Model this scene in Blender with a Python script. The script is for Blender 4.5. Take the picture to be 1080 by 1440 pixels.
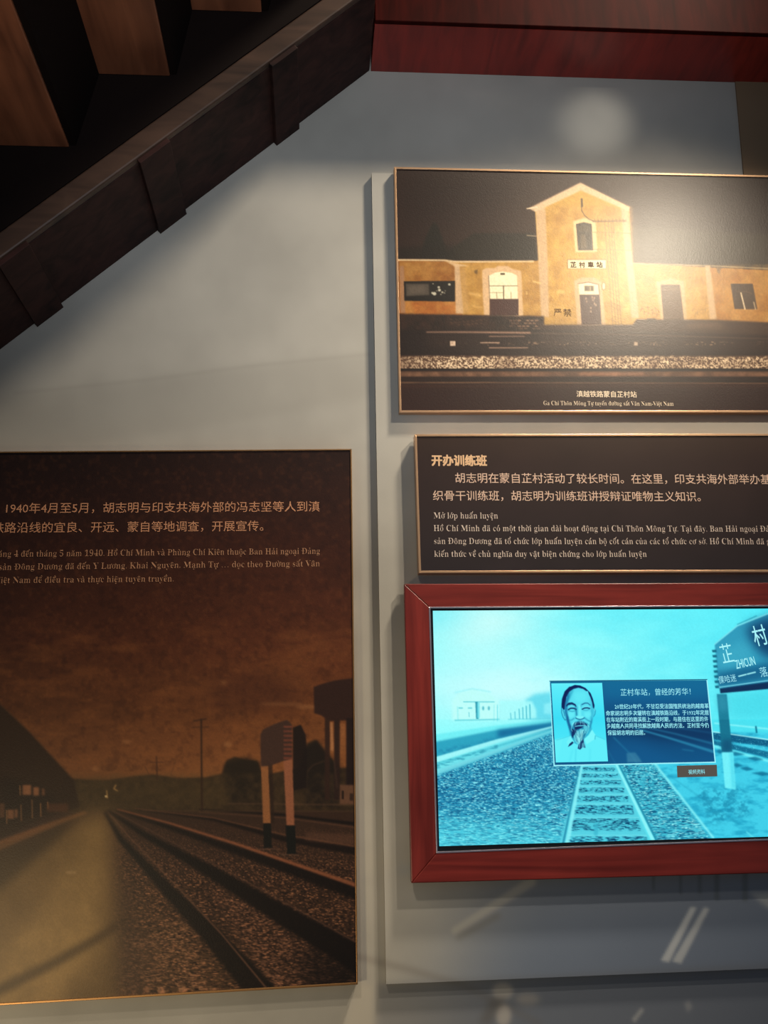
import bpy, math, unicodedata
import numpy as np
from mathutils import Vector, Matrix

for _o in list(bpy.data.objects):
    bpy.data.objects.remove(_o)
C = bpy.context.scene.collection
scn = bpy.context.scene

# ------------------------------------------------------------------ camera
F_PX = 1398.5                       # focal length in pixels of the 1080x1440 frame
YAW, PITCH, ROLL = [math.radians(v) for v in (-4.2085, 14.2622, 1.0995)]
CAM = Vector((0.0, -2.0, 1.60))     # the exhibition wall is the plane Y = 0


def _rot():
    cy, sy, cp, sp, cr, sr = math.cos(YAW), math.sin(YAW), math.cos(PITCH), math.sin(PITCH), math.cos(ROLL), math.sin(ROLL)
    Ry = np.array([[cy, sy, 0], [-sy, cy, 0], [0, 0, 1]])
    B = np.array([[1, 0, 0], [0, 0, -1], [0, 1, 0]])
    Rx = np.array([[1, 0, 0], [0, cp, sp], [0, -sp, cp]])
    Rz = np.array([[cr, sr, 0], [-sr, cr, 0], [0, 0, 1]])
    return Rz @ Rx @ B @ Ry


M_ = _rot()                         # world -> (right, down, forward)
cam_d = bpy.data.cameras.new('camera')
cam = bpy.data.objects.new('camera', cam_d)
C.objects.link(cam)
scn.camera = cam
Rc = Matrix((M_[0].tolist(), (-M_[1]).tolist(), (-M_[2]).tolist())).transposed()
cam.matrix_world = Matrix.Translation(CAM) @ Rc.to_4x4()
cam_d.sensor_fit = 'VERTICAL'
cam_d.sensor_height = 36.0
cam_d.lens = F_PX / 1440.0 * 36.0
cam_d.clip_start = 0.02


def at(x, y, d=0.0):
    """the point that the photograph shows at pixel (x, y), on the plane d metres in front of the wall"""
    v = np.array([(x - 540) / F_PX, (y - 720) / F_PX, 1.0]) @ M_
    t = (-d - CAM.y) / v[1]
    return Vector((CAM.x + v[0] * t, -d, CAM.z + v[2] * t))


def px_of(P):
    """pixel coordinates of an (n,3) array of points"""
    q = (P - np.array(CAM)) @ M_.T
    return 540 + F_PX * q[:, 0] / q[:, 2], 720 + F_PX * q[:, 1] / q[:, 2]


# ------------------------------------------------------------------ world, lights, exposure
def srgb(c):
    return tuple(((v / 255) / 12.92 if v <= 10.31 else ((v / 255 + .055) / 1.055) ** 2.4) for v in c)


w = bpy.data.worlds.new('world')
scn.world = w
w.use_nodes = True
w.node_tree.nodes['Background'].inputs[0].default_value = (0.60, 0.76, 1.0, 1)
w.node_tree.nodes['Background'].inputs[1].default_value = 0.14

scn.view_settings.view_transform = 'Standard'
scn.view_settings.look = 'None'
scn.view_settings.exposure = 0.0
scn.view_settings.gamma = 1.0
scn.view_settings.use_curve_mapping = False


def spot(name, loc, target, energy, color, radius, angle, blend=1.0):
    l = bpy.data.lights.new(name, 'SPOT')
    l.energy = energy
    l.color = color
    l.shadow_soft_size = radius
    l.spot_size = math.radians(angle)
    l.spot_blend = blend
    o = bpy.data.objects.new(name, l)
    C.objects.link(o)
    o.location = loc
    o.rotation_euler = (Vector(target) - Vector(loc)).to_track_quat('-Z', 'Y').to_euler()
    return o


def area(name, loc, target, energy, color, sx, sy):
    l = bpy.data.lights.new(name, 'AREA')
    l.shape = 'RECTANGLE'
    l.size, l.size_y = sx, sy
    l.energy = energy
    l.color = color
    o = bpy.data.objects.new(name, l)
    C.objects.link(o)
    o.location = loc
    o.rotation_euler = (Vector(target) - Vector(loc)).to_track_quat('-Z', 'Y').to_euler()
    return o


WARM = (1.0, 0.86, 0.66)
spot('ceiling_spotlight', (1.30, -0.92, 4.48), (0.00, 0, 1.98), 400, WARM, 0.14, 50)
spot('picture_spotlight', (1.20, -1.20, 3.35), (0.62, 0, 2.18), 92, WARM, 0.035, 58)
spot('stair_side_spotlight', (-0.55, -1.9, 3.6), (-0.25, 0, 2.15), 80, WARM, 0.10, 62)
spot('low_display_light', (-1.02, -1.35, 1.00), (-0.45, 0, 1.1), 40, (1.0, 0.80, 0.48), 0.10, 90)
spot('stair_fill', (-0.35, -1.7, 1.5), (-0.80, -0.85, 3.2), 36, (1.0, 0.72, 0.45), 0.08, 44)  # added fill from below to brighten the tread undersides
spot('cool_fill', (0.10, -2.70, 1.70), (0.05, 0, 3.12), 112, (0.88, 0.94, 1.0), 0.25, 46)  # added cool fill from the viewer's side for the shaded upper wall
spot('added_patch_spot', (1.15, -1.10, 3.30), tuple(at(838, 172)), 26, (1.0, 0.93, 0.8), 0.03, 9.5)  # added narrow spot that makes the soft bright patch under the beam

# ------------------------------------------------------------------ object helpers
def link(o, parent=None):
    C.objects.link(o)
    if parent is not None:
        o.parent = parent
    return o


def thing(name, label, cat, loc=(0, 0, 0), group=None):
    o = bpy.data.objects.new(name, None)
    o.empty_display_size = 0.05
    C.objects.link(o)
    o['label'] = label
    o['category'] = cat
    if group:
        o['group'] = group
    return o


def mesh(name, verts, faces, mat, parent=None, smooth=False):
    me = bpy.data.meshes.new(name)
    me.from_pydata([tuple(v) for v in verts], [], faces)
    me.validate()
    me.update()
    me.materials.append(mat)
    if smooth:
        for p in me.polygons:
            p.use_smooth = True
    return link(bpy.data.objects.new(name, me), parent)


def outward(verts, faces):
    c = sum((Vector(v) for v in verts), Vector()) / len(verts)
    out = []
    for f in faces:
        p = [Vector(verts[i]) for i in f]
        n = Vector()
        for i in range(len(p)):
            a, b = p[i], p[(i + 1) % len(p)]
            n += a.cross(b)
        m = sum(p, Vector()) / len(p)
        out.append(tuple(f) if n.dot(m - c) > 0 else tuple(reversed(f)))
    return out


def prism(name, back, front, mat, parent=None, bevel=0.0):
    """closed solid between two outlines with the same number of corners"""
    n = len(back)
    vs = [tuple(v) for v in back] + [tuple(v) for v in front]
    fs = [tuple(range(n)), tuple(range(n, 2 * n))] + [(i, (i + 1) % n, n + (i + 1) % n, n + i) for i in range(n)]
    o = mesh(name, vs, outward(vs, fs), mat, parent)
    if bevel:
        b = o.modifiers.new('bevel', 'BEVEL')
        b.width = bevel
        b.segments = 2
        b.limit_method = 'ANGLE'
    return o


def quad_slab(name, q, d0, d1, mat, parent=None, bevel=0.0):
    """slab whose FRONT outline shows at the pixels q; d0 (back) .. d1 (front) metres off the wall"""
    front = [at(x, y, d1) for x, y in q]
    back = [Vector((p.x, -d0, p.z)) for p in front]
    return prism(name, back, front, mat, parent, bevel)


# ------------------------------------------------------------------ materials
def mat_new(name):
    m = bpy.data.materials.new(name)
    m.use_nodes = True
    return m, m.node_tree.nodes, m.node_tree.links, m.node_tree.nodes['Principled BSDF']


def mat_plain(name, col, rough=0.5, metal=0.0, spec=0.5, vary=0.12, scale=30):
    m, N, L, b = mat_new(name)
    tc = N.new('ShaderNodeTexCoord')
    nz = N.new('ShaderNodeTexNoise')
    nz.inputs['Scale'].default_value = scale
    nz.inputs['Detail'].default_value = 4
    L.new(tc.outputs['Object'], nz.inputs['Vector'])
    mx = N.new('ShaderNodeMix')
    mx.data_type = 'RGBA'
    c = srgb(col)
    mx.inputs[6].default_value = (*[v * (1 - vary) for v in c], 1)
    mx.inputs[7].default_value = (*[min(1, v * (1 + vary)) for v in c], 1)
    L.new(nz.outputs['Fac'], mx.inputs[0])
    L.new(mx.outputs[2], b.inputs['Base Color'])
    b.inputs['Roughness'].default_value = rough
    b.inputs['Metallic'].default_value = metal
    b.inputs['Specular IOR Level'].default_value = spec
    return m


def mat_wood(name, dark, light, rough=0.4, grain=(2.0, 40.0, 40.0), rot=(0, 0, 0), spec=0.4, bump=0.1):
    m, N, L, b = mat_new(name)
    tc = N.new('ShaderNodeTexCoord')
    mp = N.new('ShaderNodeMapping')
    mp.inputs['Scale'].default_value = grain
    mp.inputs['Rotation'].default_value = rot
    L.new(tc.outputs['Object'], mp.inputs['Vector'])
    nz = N.new('ShaderNodeTexNoise')
    nz.inputs['Scale'].default_value = 1.6
    nz.inputs['Detail'].default_value = 7
    nz.inputs['Distortion'].default_value = 0.9
    L.new(mp.outputs[0], nz.inputs['Vector'])
    n2 = N.new('ShaderNodeTexNoise')
    n2.inputs['Scale'].default_value = 5.0
    L.new(tc.outputs['Object'], n2.inputs['Vector'])
    ad = N.new('ShaderNodeMath')
    ad.operation = 'MULTIPLY_ADD'
    L.new(n2.outputs['Fac'], ad.inputs[0])
    ad.inputs[1].default_value = 0.6
    L.new(nz.outputs['Fac'], ad.inputs[2])
    cr = N.new('ShaderNodeValToRGB')
    cr.color_ramp.elements[0].position = 0.55
    cr.color_ramp.elements[0].color = (*srgb(dark), 1)
    cr.color_ramp.elements[1].position = 1.05 if False else 1.0
    cr.color_ramp.elements[1].color = (*srgb(light), 1)
    L.new(ad.outputs[0], cr.inputs[0])
    L.new(cr.outputs[0], b.inputs['Base Color'])
    bp = N.new('ShaderNodeBump')
    bp.inputs['Strength'].default_value = bump
    bp.inputs['Distance'].default_value = 0.001
    L.new(nz.outputs['Fac'], bp.inputs['Height'])
    L.new(bp.outputs[0], b.inputs['Normal'])
    b.inputs['Roughness'].default_value = rough
    b.inputs['Specular IOR Level'].default_value = spec
    return m


def mat_print(name, rough=0.4, spec=0.5, weave=0.25, emit=0.0):
    """flat print: ink colours come from the mesh's colour attribute, with a fine canvas relief"""
    m, N, L, b = mat_new(name)
    a = N.new('ShaderNodeAttribute')
    a.attribute_name = 'ink'
    if emit:
        b.inputs['Base Color'].default_value = (0.004, 0.006, 0.008, 1)
        L.new(a.outputs['Color'], b.inputs['Emission Color'])
        b.inputs['Emission Strength'].default_value = emit
    else:
        L.new(a.outputs['Color'], b.inputs['Base Color'])
    b.inputs['Roughness'].default_value = rough
    b.inputs['Specular IOR Level'].default_value = spec
    if weave:
        tc = N.new('ShaderNodeTexCoord')
        nz = N.new('ShaderNodeTexNoise')
        nz.inputs['Scale'].default_value = 420
        nz.inputs['Detail'].default_value = 2
        L.new(tc.outputs['Object'], nz.inputs['Vector'])
        bp = N.new('ShaderNodeBump')
        bp.inputs['Strength'].default_value = weave
        bp.inputs['Distance'].default_value = 0.0006
        L.new(nz.outputs['Fac'], bp.inputs['Height'])
        L.new(bp.outputs[0], b.inputs['Normal'])
    return m


def mat_ink(name, col, rough=0.45, emit=0.0):
    m, N, L, b = mat_new(name)
    if emit:
        b.inputs['Base Color'].default_value = (0.01, 0.02, 0.02, 1)
        b.inputs['Emission Color'].default_value = (*srgb(col), 1)
        b.inputs['Emission Strength'].default_value = emit
    else:
        b.inputs['Base Color'].default_value = (*srgb(col), 1)
    b.inputs['Roughness'].default_value = rough
    b.inputs['Specular IOR Level'].default_value = 0.3
    return m


# ------------------------------------------------------------------ a small painter for the prints
_T = np.random.RandomState(5).rand(16, 256, 256).astype(np.float32)


def vnoise(X, Y, seed=0):
    xi = np.floor(X).astype(np.int64)
    yi = np.floor(Y).astype(np.int64)
    fx = X - xi
    fy = Y - yi
    fx = fx * fx * (3 - 2 * fx)
    fy = fy * fy * (3 - 2 * fy)
    T = _T[seed % 16]
    a = T[yi & 255, xi & 255]
    b = T[yi & 255, (xi + 1) & 255]
    c = T[(yi + 1) & 255, xi & 255]
    d = T[(yi + 1) & 255, (xi + 1) & 255]
    return (a * (1 - fx) + b * fx) * (1 - fy) + (c * (1 - fx) + d * fx) * fy


def fbm(X, Y, seed=0, octv=4):
    s, amp, tot = 0, 1.0, 0
    for i in range(octv):
        s = s + amp * vnoise(X * 2 ** i + 17 * i, Y * 2 ** i + 31 * i, seed + i)
        tot += amp
        amp *= 0.55
    return s / tot


def blur(m, r):
    if r <= 0:
        return m
    k = int(math.ceil(r * 2.5))
    g = np.exp(-0.5 * (np.arange(-k, k + 1) / r) ** 2)
    g /= g.sum()
    p = np.pad(m, ((k, k), (0, 0)), mode='edge')
    o = sum(g[i] * p[i:i + m.shape[0]] for i in range(2 * k + 1))
    p = np.pad(o, ((0, 0), (k, k)), mode='edge')
    return sum(g[i] * p[:, i:i + m.shape[1]] for i in range(2 * k + 1))


class Canvas:
    """ink on a print; its coordinates are those measured on the photograph"""

    def __init__(s, x0, y0, x1, y1, res, col):
        s.x0, s.y0, s.res = x0, y0, res
        s.W, s.H = int((x1 - x0) * res) + 1, int((y1 - y0) * res) + 1
        s.a = np.empty((s.H, s.W, 3), np.float32)
        s.a[:] = np.array(col, np.float32)
        s.X, s.Y = np.meshgrid(x0 + np.arange(s.W) / res, y0 + np.arange(s.H) / res)
        s.X = s.X.astype(np.float32)
        s.Y = s.Y.astype(np.float32)

    def box(s, x0, y0, x1, y1, pad):
        i0 = max(0, int((y0 - pad - s.y0) * s.res)); i1 = min(s.H, int((y1 + pad - s.y0) * s.res) + 2)
        j0 = max(0, int((x0 - pad - s.x0) * s.res)); j1 = min(s.W, int((x1 + pad - s.x0) * s.res) + 2)
        return i0, max(i0, i1), j0, max(j0, j1)

    def put(s, b, m, col, alpha):
        i0, i1, j0, j1 = b
        if i1 <= i0 or j1 <= j0:
            return
        c = np.array(col, np.float32)
        m = (m * alpha)[..., None]
        s.a[i0:i1, j0:j1] = s.a[i0:i1, j0:j1] * (1 - m) + (c if c.ndim > 1 else c[None, None]) * m

    def poly(s, pts, col, alpha=1.0, soft=0.0, noise=None):
        P = np.array(pts, float)
        b = s.box(P[:, 0].min(), P[:, 1].min(), P[:, 0].max(), P[:, 1].max(), 1 + 3 * soft)
        i0, i1, j0, j1 = b
        if i1 <= i0 or j1 <= j0:
            return
        X, Y = s.X[i0:i1, j0:j1], s.Y[i0:i1, j0:j1]
        m = np.zeros(X.shape, np.float32)
        sub = (-.33, 0, .33)
        for dy in sub:
            for dx in sub:
                x, y = X + dx / s.res, Y + dy / s.res
                ins = np.zeros(X.shape, bool)
                for k in range(len(P)):
                    xa, ya = P[k]
                    xb, yb = P[(k + 1) % len(P)]
                    if ya == yb:
                        continue
                    ins ^= ((ya > y) != (yb > y)) & (x < (xb - xa) * (y - ya) / (yb - ya) + xa)
                m += ins
        m = blur(m / 9, soft * s.res)
        if noise is not None:
            m = m * noise(X, Y)
        s.put(b, m, col, alpha)

    def rect(s, x0, y0, x1, y1, col, alpha=1.0, soft=0.0, noise=None):
        s.poly([(x0, y0), (x1, y0), (x1, y1), (x0, y1)], col, alpha, soft, noise)

    def line(s, pts, w, col, alpha=1.0, soft=0.0, w1=None, noise=None):
        w1 = w if w1 is None else w1
        P = np.array(pts, float)
        b = s.box(P[:, 0].min(), P[:, 1].min(), P[:, 0].max(), P[:, 1].max(), max(w, w1) + 2 + 3 * soft)
        i0, i1, j0, j1 = b
        if i1 <= i0 or j1 <= j0:
            return
        X, Y = s.X[i0:i1, j0:j1], s.Y[i0:i1, j0:j1]
        m = np.zeros(X.shape, np.float32)
        n = len(P) - 1
        seg = np.linalg.norm(np.diff(P, axis=0), axis=1)
        cum = np.concatenate([[0], np.cumsum(seg)]) / max(seg.sum(), 1e-6)
        for k in range(n):
            d = P[k + 1] - P[k]
            l2 = max((d ** 2).sum(), 1e-9)
            t = np.clip(((X - P[k][0]) * d[0] + (Y - P[k][1]) * d[1]) / l2, 0, 1)
            dist = np.hypot(X - P[k][0] - t * d[0], Y - P[k][1] - t * d[1])
            ww = w + (w1 - w) * (cum[k] + t * (cum[k + 1] - cum[k]))
            m = np.maximum(m, np.clip((ww / 2 - dist) * s.res + .5, 0, 1))
        m = blur(m, soft * s.res)
        if noise is not None:
            m = m * noise(X, Y)
        s.put(b, m, col, alpha)

    def ell(s, cx, cy, rx, ry, col, alpha=1.0, soft=0.0, noise=None):
        s.poly([(cx + rx * math.cos(t), cy + ry * math.sin(t)) for t in np.linspace(0, 2 * math.pi, 28)[:-1]], col, alpha, soft, noise)

    def glow(s, cx, cy, rx, ry, col, alpha):
        m = np.exp(-(((s.X - cx) / rx) ** 2 + ((s.Y - cy) / ry) ** 2))
        s.put((0, s.H, 0, s.W), m, col, alpha)

    def grad(s, fy, cols):
        """vertical gradient through (y, colour) stops"""
        ys = [f for f in fy]
        for c in range(3):
            s.a[..., c] = np.interp(s.Y, ys, [k[c] for k in cols])

    def mul(s, f):
        s.a = np.clip(s.a * f[..., None], 0, 255)

    def sample(s, px, py):
        u = np.clip((px - s.x0) * s.res, 0, s.W - 1.001)
        v = np.clip((py - s.y0) * s.res, 0, s.H - 1.001)
        j = u.astype(int)
        i = v.astype(int)
        fu = (u - j)[:, None]
        fv = (v - i)[:, None]
        c = (s.a[i, j] * (1 - fu) + s.a[i, j + 1] * fu) * (1 - fv) + (s.a[i + 1, j] * (1 - fu) + s.a[i + 1, j + 1] * fu) * fv
        c = np.clip(c / 255, 0, 1)
        return np.where(c <= 0.04045, c / 12.92, ((c + .055) / 1.055) ** 2.4)


def print_mesh(name, q, d, step, cv, mat, parent=None):
    """flat print on the plane d off the wall, its four corners (TL,TR,BR,BL) at the pixels q; fine grid that carries the ink"""
    c = [np.array(at(x, y, d)) for x, y in q]
    wpx = max(math.dist(q[0], q[1]), math.dist(q[3], q[2]))
    hpx = max(math.dist(q[0], q[3]), math.dist(q[1], q[2]))
    nx, ny = max(2, int(wpx / step)), max(2, int(hpx / step))
    u = np.linspace(0, 1, nx + 1)[None, :, None]
    v = np.linspace(0, 1, ny + 1)[:, None, None]
    P = ((c[0] * (1 - u) + c[1] * u) * (1 - v) + (c[3] * (1 - u) + c[2] * u) * v).reshape(-1, 3)
    px, py = px_of(P)
    col = cv.sample(px, py)
    idx = np.arange((nx + 1) * (ny + 1)).reshape(ny + 1, nx + 1)
    fc = np.stack([idx[:-1, :-1], idx[1:, :-1], idx[1:, 1:], idx[:-1, 1:]], -1).reshape(-1)
    nf = nx * ny
    me = bpy.data.meshes.new(name)
    me.vertices.add(len(P))
    me.vertices.foreach_set('co', P.astype(np.float32).ravel())
    me.loops.add(nf * 4)
    me.loops.foreach_set('vertex_index', fc.astype(np.int32))
    me.polygons.add(nf)
    me.polygons.foreach_set('loop_start', np.arange(0, nf * 4, 4, dtype=np.int32))
    me.polygons.foreach_set('loop_total', np.full(nf, 4, dtype=np.int32))
    me.update(calc_edges=True)
    at_ = me.color_attributes.new('ink', 'FLOAT_COLOR', 'POINT')
    at_.data.foreach_set('color', np.concatenate([col, np.ones((len(P), 1))], 1).astype(np.float32).ravel())
    me.materials.append(mat)
    return link(bpy.data.objects.new(name, me), parent)


# ------------------------------------------------------------------ lettering
_glyph = {}


def glyph_mesh(s, off=0.0, res=2):
    key = (s, off, res)
    if key in _glyph:
        return _glyph[key]
    cu = bpy.data.curves.new('glyph', 'FONT')
    cu.body = s
    cu.offset = off
    cu.resolution_u = res
    o = bpy.data.objects.new('glyph', cu)
    C.objects.link(o)
    dg = bpy.context.evaluated_depsgraph_get()
    ev = o.evaluated_get(dg)
    m = ev.to_mesh()
    vs = [(v.co.x, v.co.y) for v in m.vertices]
    fs = [tuple(p.vertices) for p in m.polygons]
    ev.to_mesh_clear()
    bpy.data.objects.remove(o)
    bpy.data.curves.remove(cu)
    _glyph[key] = (vs, fs)
    return vs, fs


def _serif_base(ch):
    if 'A' <= ch <= 'Z':
        return chr(0x1D400 + ord(ch) - 65)
    if 'a' <= ch <= 'z':
        return chr(0x1D41A + ord(ch) - 97)
    if '0' <= ch <= '9':
        return chr(0x1D7CE + ord(ch) - 48)
    return ch


_adv = {}
_slim = {}


def slim_glyph(ch, dx=0.031, dy=0.004):
    """a serif letter with its stems thinned to a regular weight while the fine hairlines stay"""
    if ch in _slim:
        return _slim[ch]
    vs, fs = glyph_mesh(_serif_base(ch), 0.0)
    cnt = {}
    for f in fs:
        ar = sum(vs[f[i]][0] * vs[f[(i + 1) % len(f)]][1] - vs[f[(i + 1) % len(f)]][0] * vs[f[i]][1] for i in range(len(f)))
        g = f if ar > 0 else tuple(reversed(f))
        for i in range(len(g)):
            a, b = g[i], g[(i + 1) % len(g)]
            cnt[(a, b)] = cnt.get((a, b), 0) + 1
    nx = [0.0] * len(vs)
    ny = [0.0] * len(vs)
    key = {}
    for i, p in enumerate(vs):
        key.setdefault((round(p[0], 5), round(p[1], 5)), i)
    rep = [key[(round(p[0], 5), round(p[1], 5))] for p in vs]
    und = {(rep[a], rep[b]) for a, b in cnt}
    for a, b in und:
        if (b, a) in und:
            continue
        ex, ey = vs[b][0] - vs[a][0], vs[b][1] - vs[a][1]
        l = math.hypot(ex, ey) or 1
        for k in (a, b):
            nx[k] += ey / l
            ny[k] += -ex / l
    out = []
    for i, p in enumerate(vs):
        k = rep[i]
        l = math.hypot(nx[k], ny[k]) or 1
        out.append((p[0] - dx * nx[k] / l, p[1] - dy * ny[k] / l))
    _slim[ch] = (out, fs)
    return _slim[ch]


def serif_adv(ch, off):
    if ch == ' ':
        return 0.27
    if ch not in _adv:
        a = glyph_mesh(_serif_base(ch), 0.0)[0]
        b = glyph_mesh(_serif_base(ch) * 2, 0.0)[0]
        _adv[ch] = max(p[0] for p in b) - max(p[0] for p in a)
    return _adv[ch]


def _stroke(vs, fs, pts, w):
    for (xa, ya), (xb, yb) in zip(pts[:-1], pts[1:]):
        dx, dy = xb - xa, yb - ya
        l = math.hypot(dx, dy) or 1
        nx, ny = -dy / l * w / 2, dx / l * w / 2
        ex, ey = dx / l * w * .2, dy / l * w * .2
        i = len(vs)
        vs += [(xa + nx - ex, ya + ny - ey), (xa - nx - ex, ya - ny - ey), (xb - nx + ex, yb - ny + ey), (xb + nx + ex, yb + ny + ey)]
        fs.append((i, i + 1, i + 2, i + 3))


def serif_text(s, off=-0.022):
    vs, fs, x = [], [], 0.0
    ends = []
    for ch in s:
        dec = unicodedata.normalize('NFD', ch)
        base, marks = dec[0], dec[1:]
        bar = base in 'đĐ'
        if bar:
            base = {'đ': 'd', 'Đ': 'D'}[base]
        adv = serif_adv(base, off)
        if base != ' ':
            gv, gf = slim_glyph(base)
            if base == 'i' and any(m not in '\u0323' for m in marks):
                keep = [f for f in gf if not all(gv[i][1] > .52 for i in f)]
                gf = keep
            n = len(vs)
            vs += [(a + x, b) for a, b in gv]
            fs += [tuple(i + n for i in f) for f in gf]
            used = [gv[i] for f in gf for i in f]
            xa, xb = min(p[0] for p in used), max(p[0] for p in used)
            top = max(p[1] for p in used)
            cx = x + (xa + xb) / 2
            y = top + .06
            if bar:
                if base == 'd':
                    _stroke(vs, fs, [(x + xb - .26, .585), (x + xb + .02, .585)], .045)
                else:
                    _stroke(vs, fs, [(x + xa - .03, .36), (x + xa + .30, .36)], .05)
            circ = '\u0302' in marks or '\u0306' in marks
            for m in marks:
                if m == '\u0302':
                    _stroke(vs, fs, [(cx - .13, y), (cx, y + .12), (cx + .13, y)], .05)
                elif m == '\u0306':
                    _stroke(vs, fs, [(cx - .12, y + .10), (cx - .06, y + .02), (cx + .06, y + .02), (cx + .12, y + .10)], .05)
            for m in marks:
                ax, ay = (cx + .14, y + .10) if circ else (cx, y)
                if m == '\u0301':
                    _stroke(vs, fs, [(ax - .03, ay), (ax + .10, ay + .16)], .06)
                elif m == '\u0300':
                    _stroke(vs, fs, [(ax + .05, ay), (ax - .08, ay + .16)], .06)
                elif m == '\u0309':
                    _stroke(vs, fs, [(ax - .06, ay + .12), (ax, ay + .17), (ax + .06, ay + .12), (ax, ay + .06), (ax, ay + .01)], .045)
                elif m == '\u0303':
                    yy = ay + (.08 if circ else .02)
                    xx = cx
                    _stroke(vs, fs, [(xx - .15, yy), (xx - .07, yy + .08), (xx + .06, yy + .01), (xx + .15, yy + .09)], .05)
                elif m == '\u0323':
                    _stroke(vs, fs, [(cx - .045, -.15), (cx + .045, -.15)], .09)
                elif m == '\u031B':
                    _stroke(vs, fs, [(x + xb - .07, top - .04), (x + xb + .04, top + .0), (x + xb + .05, top + .09)], .06)
        x += adv
        ends.append(x)
    return vs, fs, ends


def letters(name, s, pL, pR, em, d, mat, parent, prefix=None, serif=False, off=0.0, slope_y=True, res=2):
    """one line of flat lettering: baseline runs from pixel pL to pR (the end of prefix, or of s); em = glyph size in pixels"""
    if serif:
        vs, fs, ends = serif_text(s)
        k = len(prefix) if prefix else len(s)
        x0, x1 = 0.0, ends[k - 1] - .02
    else:
        vs, fs = glyph_mesh(s, 0.0, res)
        ref = glyph_mesh(prefix, 0.0, res)[0] if prefix else vs
        x0, x1 = min(p[0] for p in vs), max(p[0] for p in ref)
        if off:                      # heavier strokes: overlaid copies, each a hair's breadth in front of the last
            base_v, base_f = vs, fs
            vs, fs = [], []
            sh = [(-1, 0), (1, 0), (0, -1), (0, 1)] if off < .03 else [(-1, -1), (1, -1), (-1, 1), (1, 1), (0, 0)]
            for q_, (a_, b_) in enumerate(sh):
                n = len(vs)
                vs += [(p[0] + a_ * off, p[1] + b_ * off, q_) for p in base_v]
                fs += [tuple(i + n for i in f) for f in base_f]
    A, B = at(*pL, d), at(*pR, d)
    ux = (B - A)
    U = ux / (x1 - x0)
    up = Vector((-ux.z, 0, ux.x)).normalized()
    mpp = (at(pL[0], pL[1] - 10, d) - A).length / 10
    Vv = up * (em * mpp)
    pts = [A + U * (p[0] - x0) + Vv * p[1] + Vector((0, -0.00003 * (p[2] if len(p) > 2 else 0), 0)) for p in vs]
    fr = []
    for f in fs:
        a, b, c = pts[f[0]], pts[f[1]], pts[f[2]]
        n = (b - a).cross(c - a)
        fr.append(f if n.y < 0 else tuple(reversed(f)))
    return mesh(name, pts, fr, mat, parent)

#%%BODY
# ------------------------------------------------------------------ shared materials
trim_m = mat_plain('bronze_trim', (205, 165, 130), rough=0.32, metal=0.75, vary=0.06, scale=60)
back_m = mat_plain('panel_core', (52, 40, 34), rough=0.6)
red_m = mat_wood('red_lacquered_wood', (86, 24, 20), (128, 44, 38), rough=0.34, grain=(1.5, 30, 30))
redv_m = mat_wood('red_lacquered_wood_upright', (86, 24, 20), (128, 44, 38), rough=0.34, grain=(30, 30, 1.5))
beam_m = mat_wood('red_beam_wood', (104, 26, 20), (146, 42, 32), rough=0.30, grain=(22, 3, 3), spec=0.5)
dark_m = mat_wood('dark_stained_wood', (26, 16, 15), (60, 36, 32), rough=0.6, spec=0.15, grain=(3, 18, 18), rot=(0, .65, 0))
rail_m = mat_wood('worn_brown_wood', (44, 31, 25), (78, 56, 44), rough=0.5, grain=(3, 18, 18), rot=(0, .65, 0))
tread_m = mat_wood('brown_tread_wood', (92, 52, 34), (140, 84, 56), rough=0.5, grain=(14, 2, 14))
void_m = mat_plain('shade_black_wood', (20, 12, 10), rough=0.8, spec=0.08)  # near-black colour holds the dark of the unlit stair recess
chrome_m = mat_plain('brushed_metal_lip', (205, 195, 205), rough=0.3, metal=0.9, vary=0.05)
bezel_m = mat_plain('black_bezel', (10, 14, 20), rough=0.3, vary=0.05)

# ------------------------------------------------------------------ the setting
BD = 0.015          # thickness of the raised board behind the right-hand panels

wc = Canvas(-260, -60, 1330, 1580, 0.5, (166, 162, 154))
_n = fbm(wc.X / 90, wc.Y / 90, 2, 4)
wc.mul(0.93 + 0.14 * _n)
# the wall carries a very faded, blown-up photograph: a ridge line, a road with white lines, railings, a walking figure
wc.poly([(-260, 585), (20, 555), (200, 535), (350, 515), (520, 498), (520, 560), (350, 590), (20, 640), (-260, 680)], (140, 136, 128), .30, 6)
wc.line([(20, 553), (200, 535), (350, 515), (520, 498)], 3, (132, 128, 120), .28, 1.5)
wc.poly([(440, 1200), (545, 1196), (560, 1220), (440, 1240)], (178, 172, 160), .35, 6)
wc.poly([(700, 1200), (1400, 1150), (1400, 1640), (660, 1640), (620, 1380)], (100, 114, 138), .85, 60)  # dim, cool light of the lower right put into the print's colour
wc.poly([(440, 1580), (500, 1385), (528, 1383), (528, 1580)], (180, 172, 158), .6, 5)  # lit wedge beside the poster's shadow, painted into the wall
wc.line([(500, 1345), (570, 1362), (650, 1385), (760, 1440)], 7, (110, 104, 98), .5, 4)
wc.poly([(530, 1384), (1330, 1342), (1330, 1580), (530, 1580)], (98, 100, 106), .45, 5)  # shading below the board's lower edge, put into the print
wc.line([(640, 1309), (747, 1240)], 11, (186, 182, 172), .55, 2, w1=14)
wc.line([(645, 1318), (700, 1288)], 9, (112, 110, 106), .5, 3)
wc.poly([(971, 1276), (980, 1276), (941, 1353), (929, 1351)], (205, 208, 210), .75, 1.2)
wc.poly([(990, 1276), (998, 1277), (958, 1355), (945, 1352)], (200, 203, 205), .72, 1.2)
wc.rect(560, 1215, 1330, 1232, (150, 156, 162), .4, 4)
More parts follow.
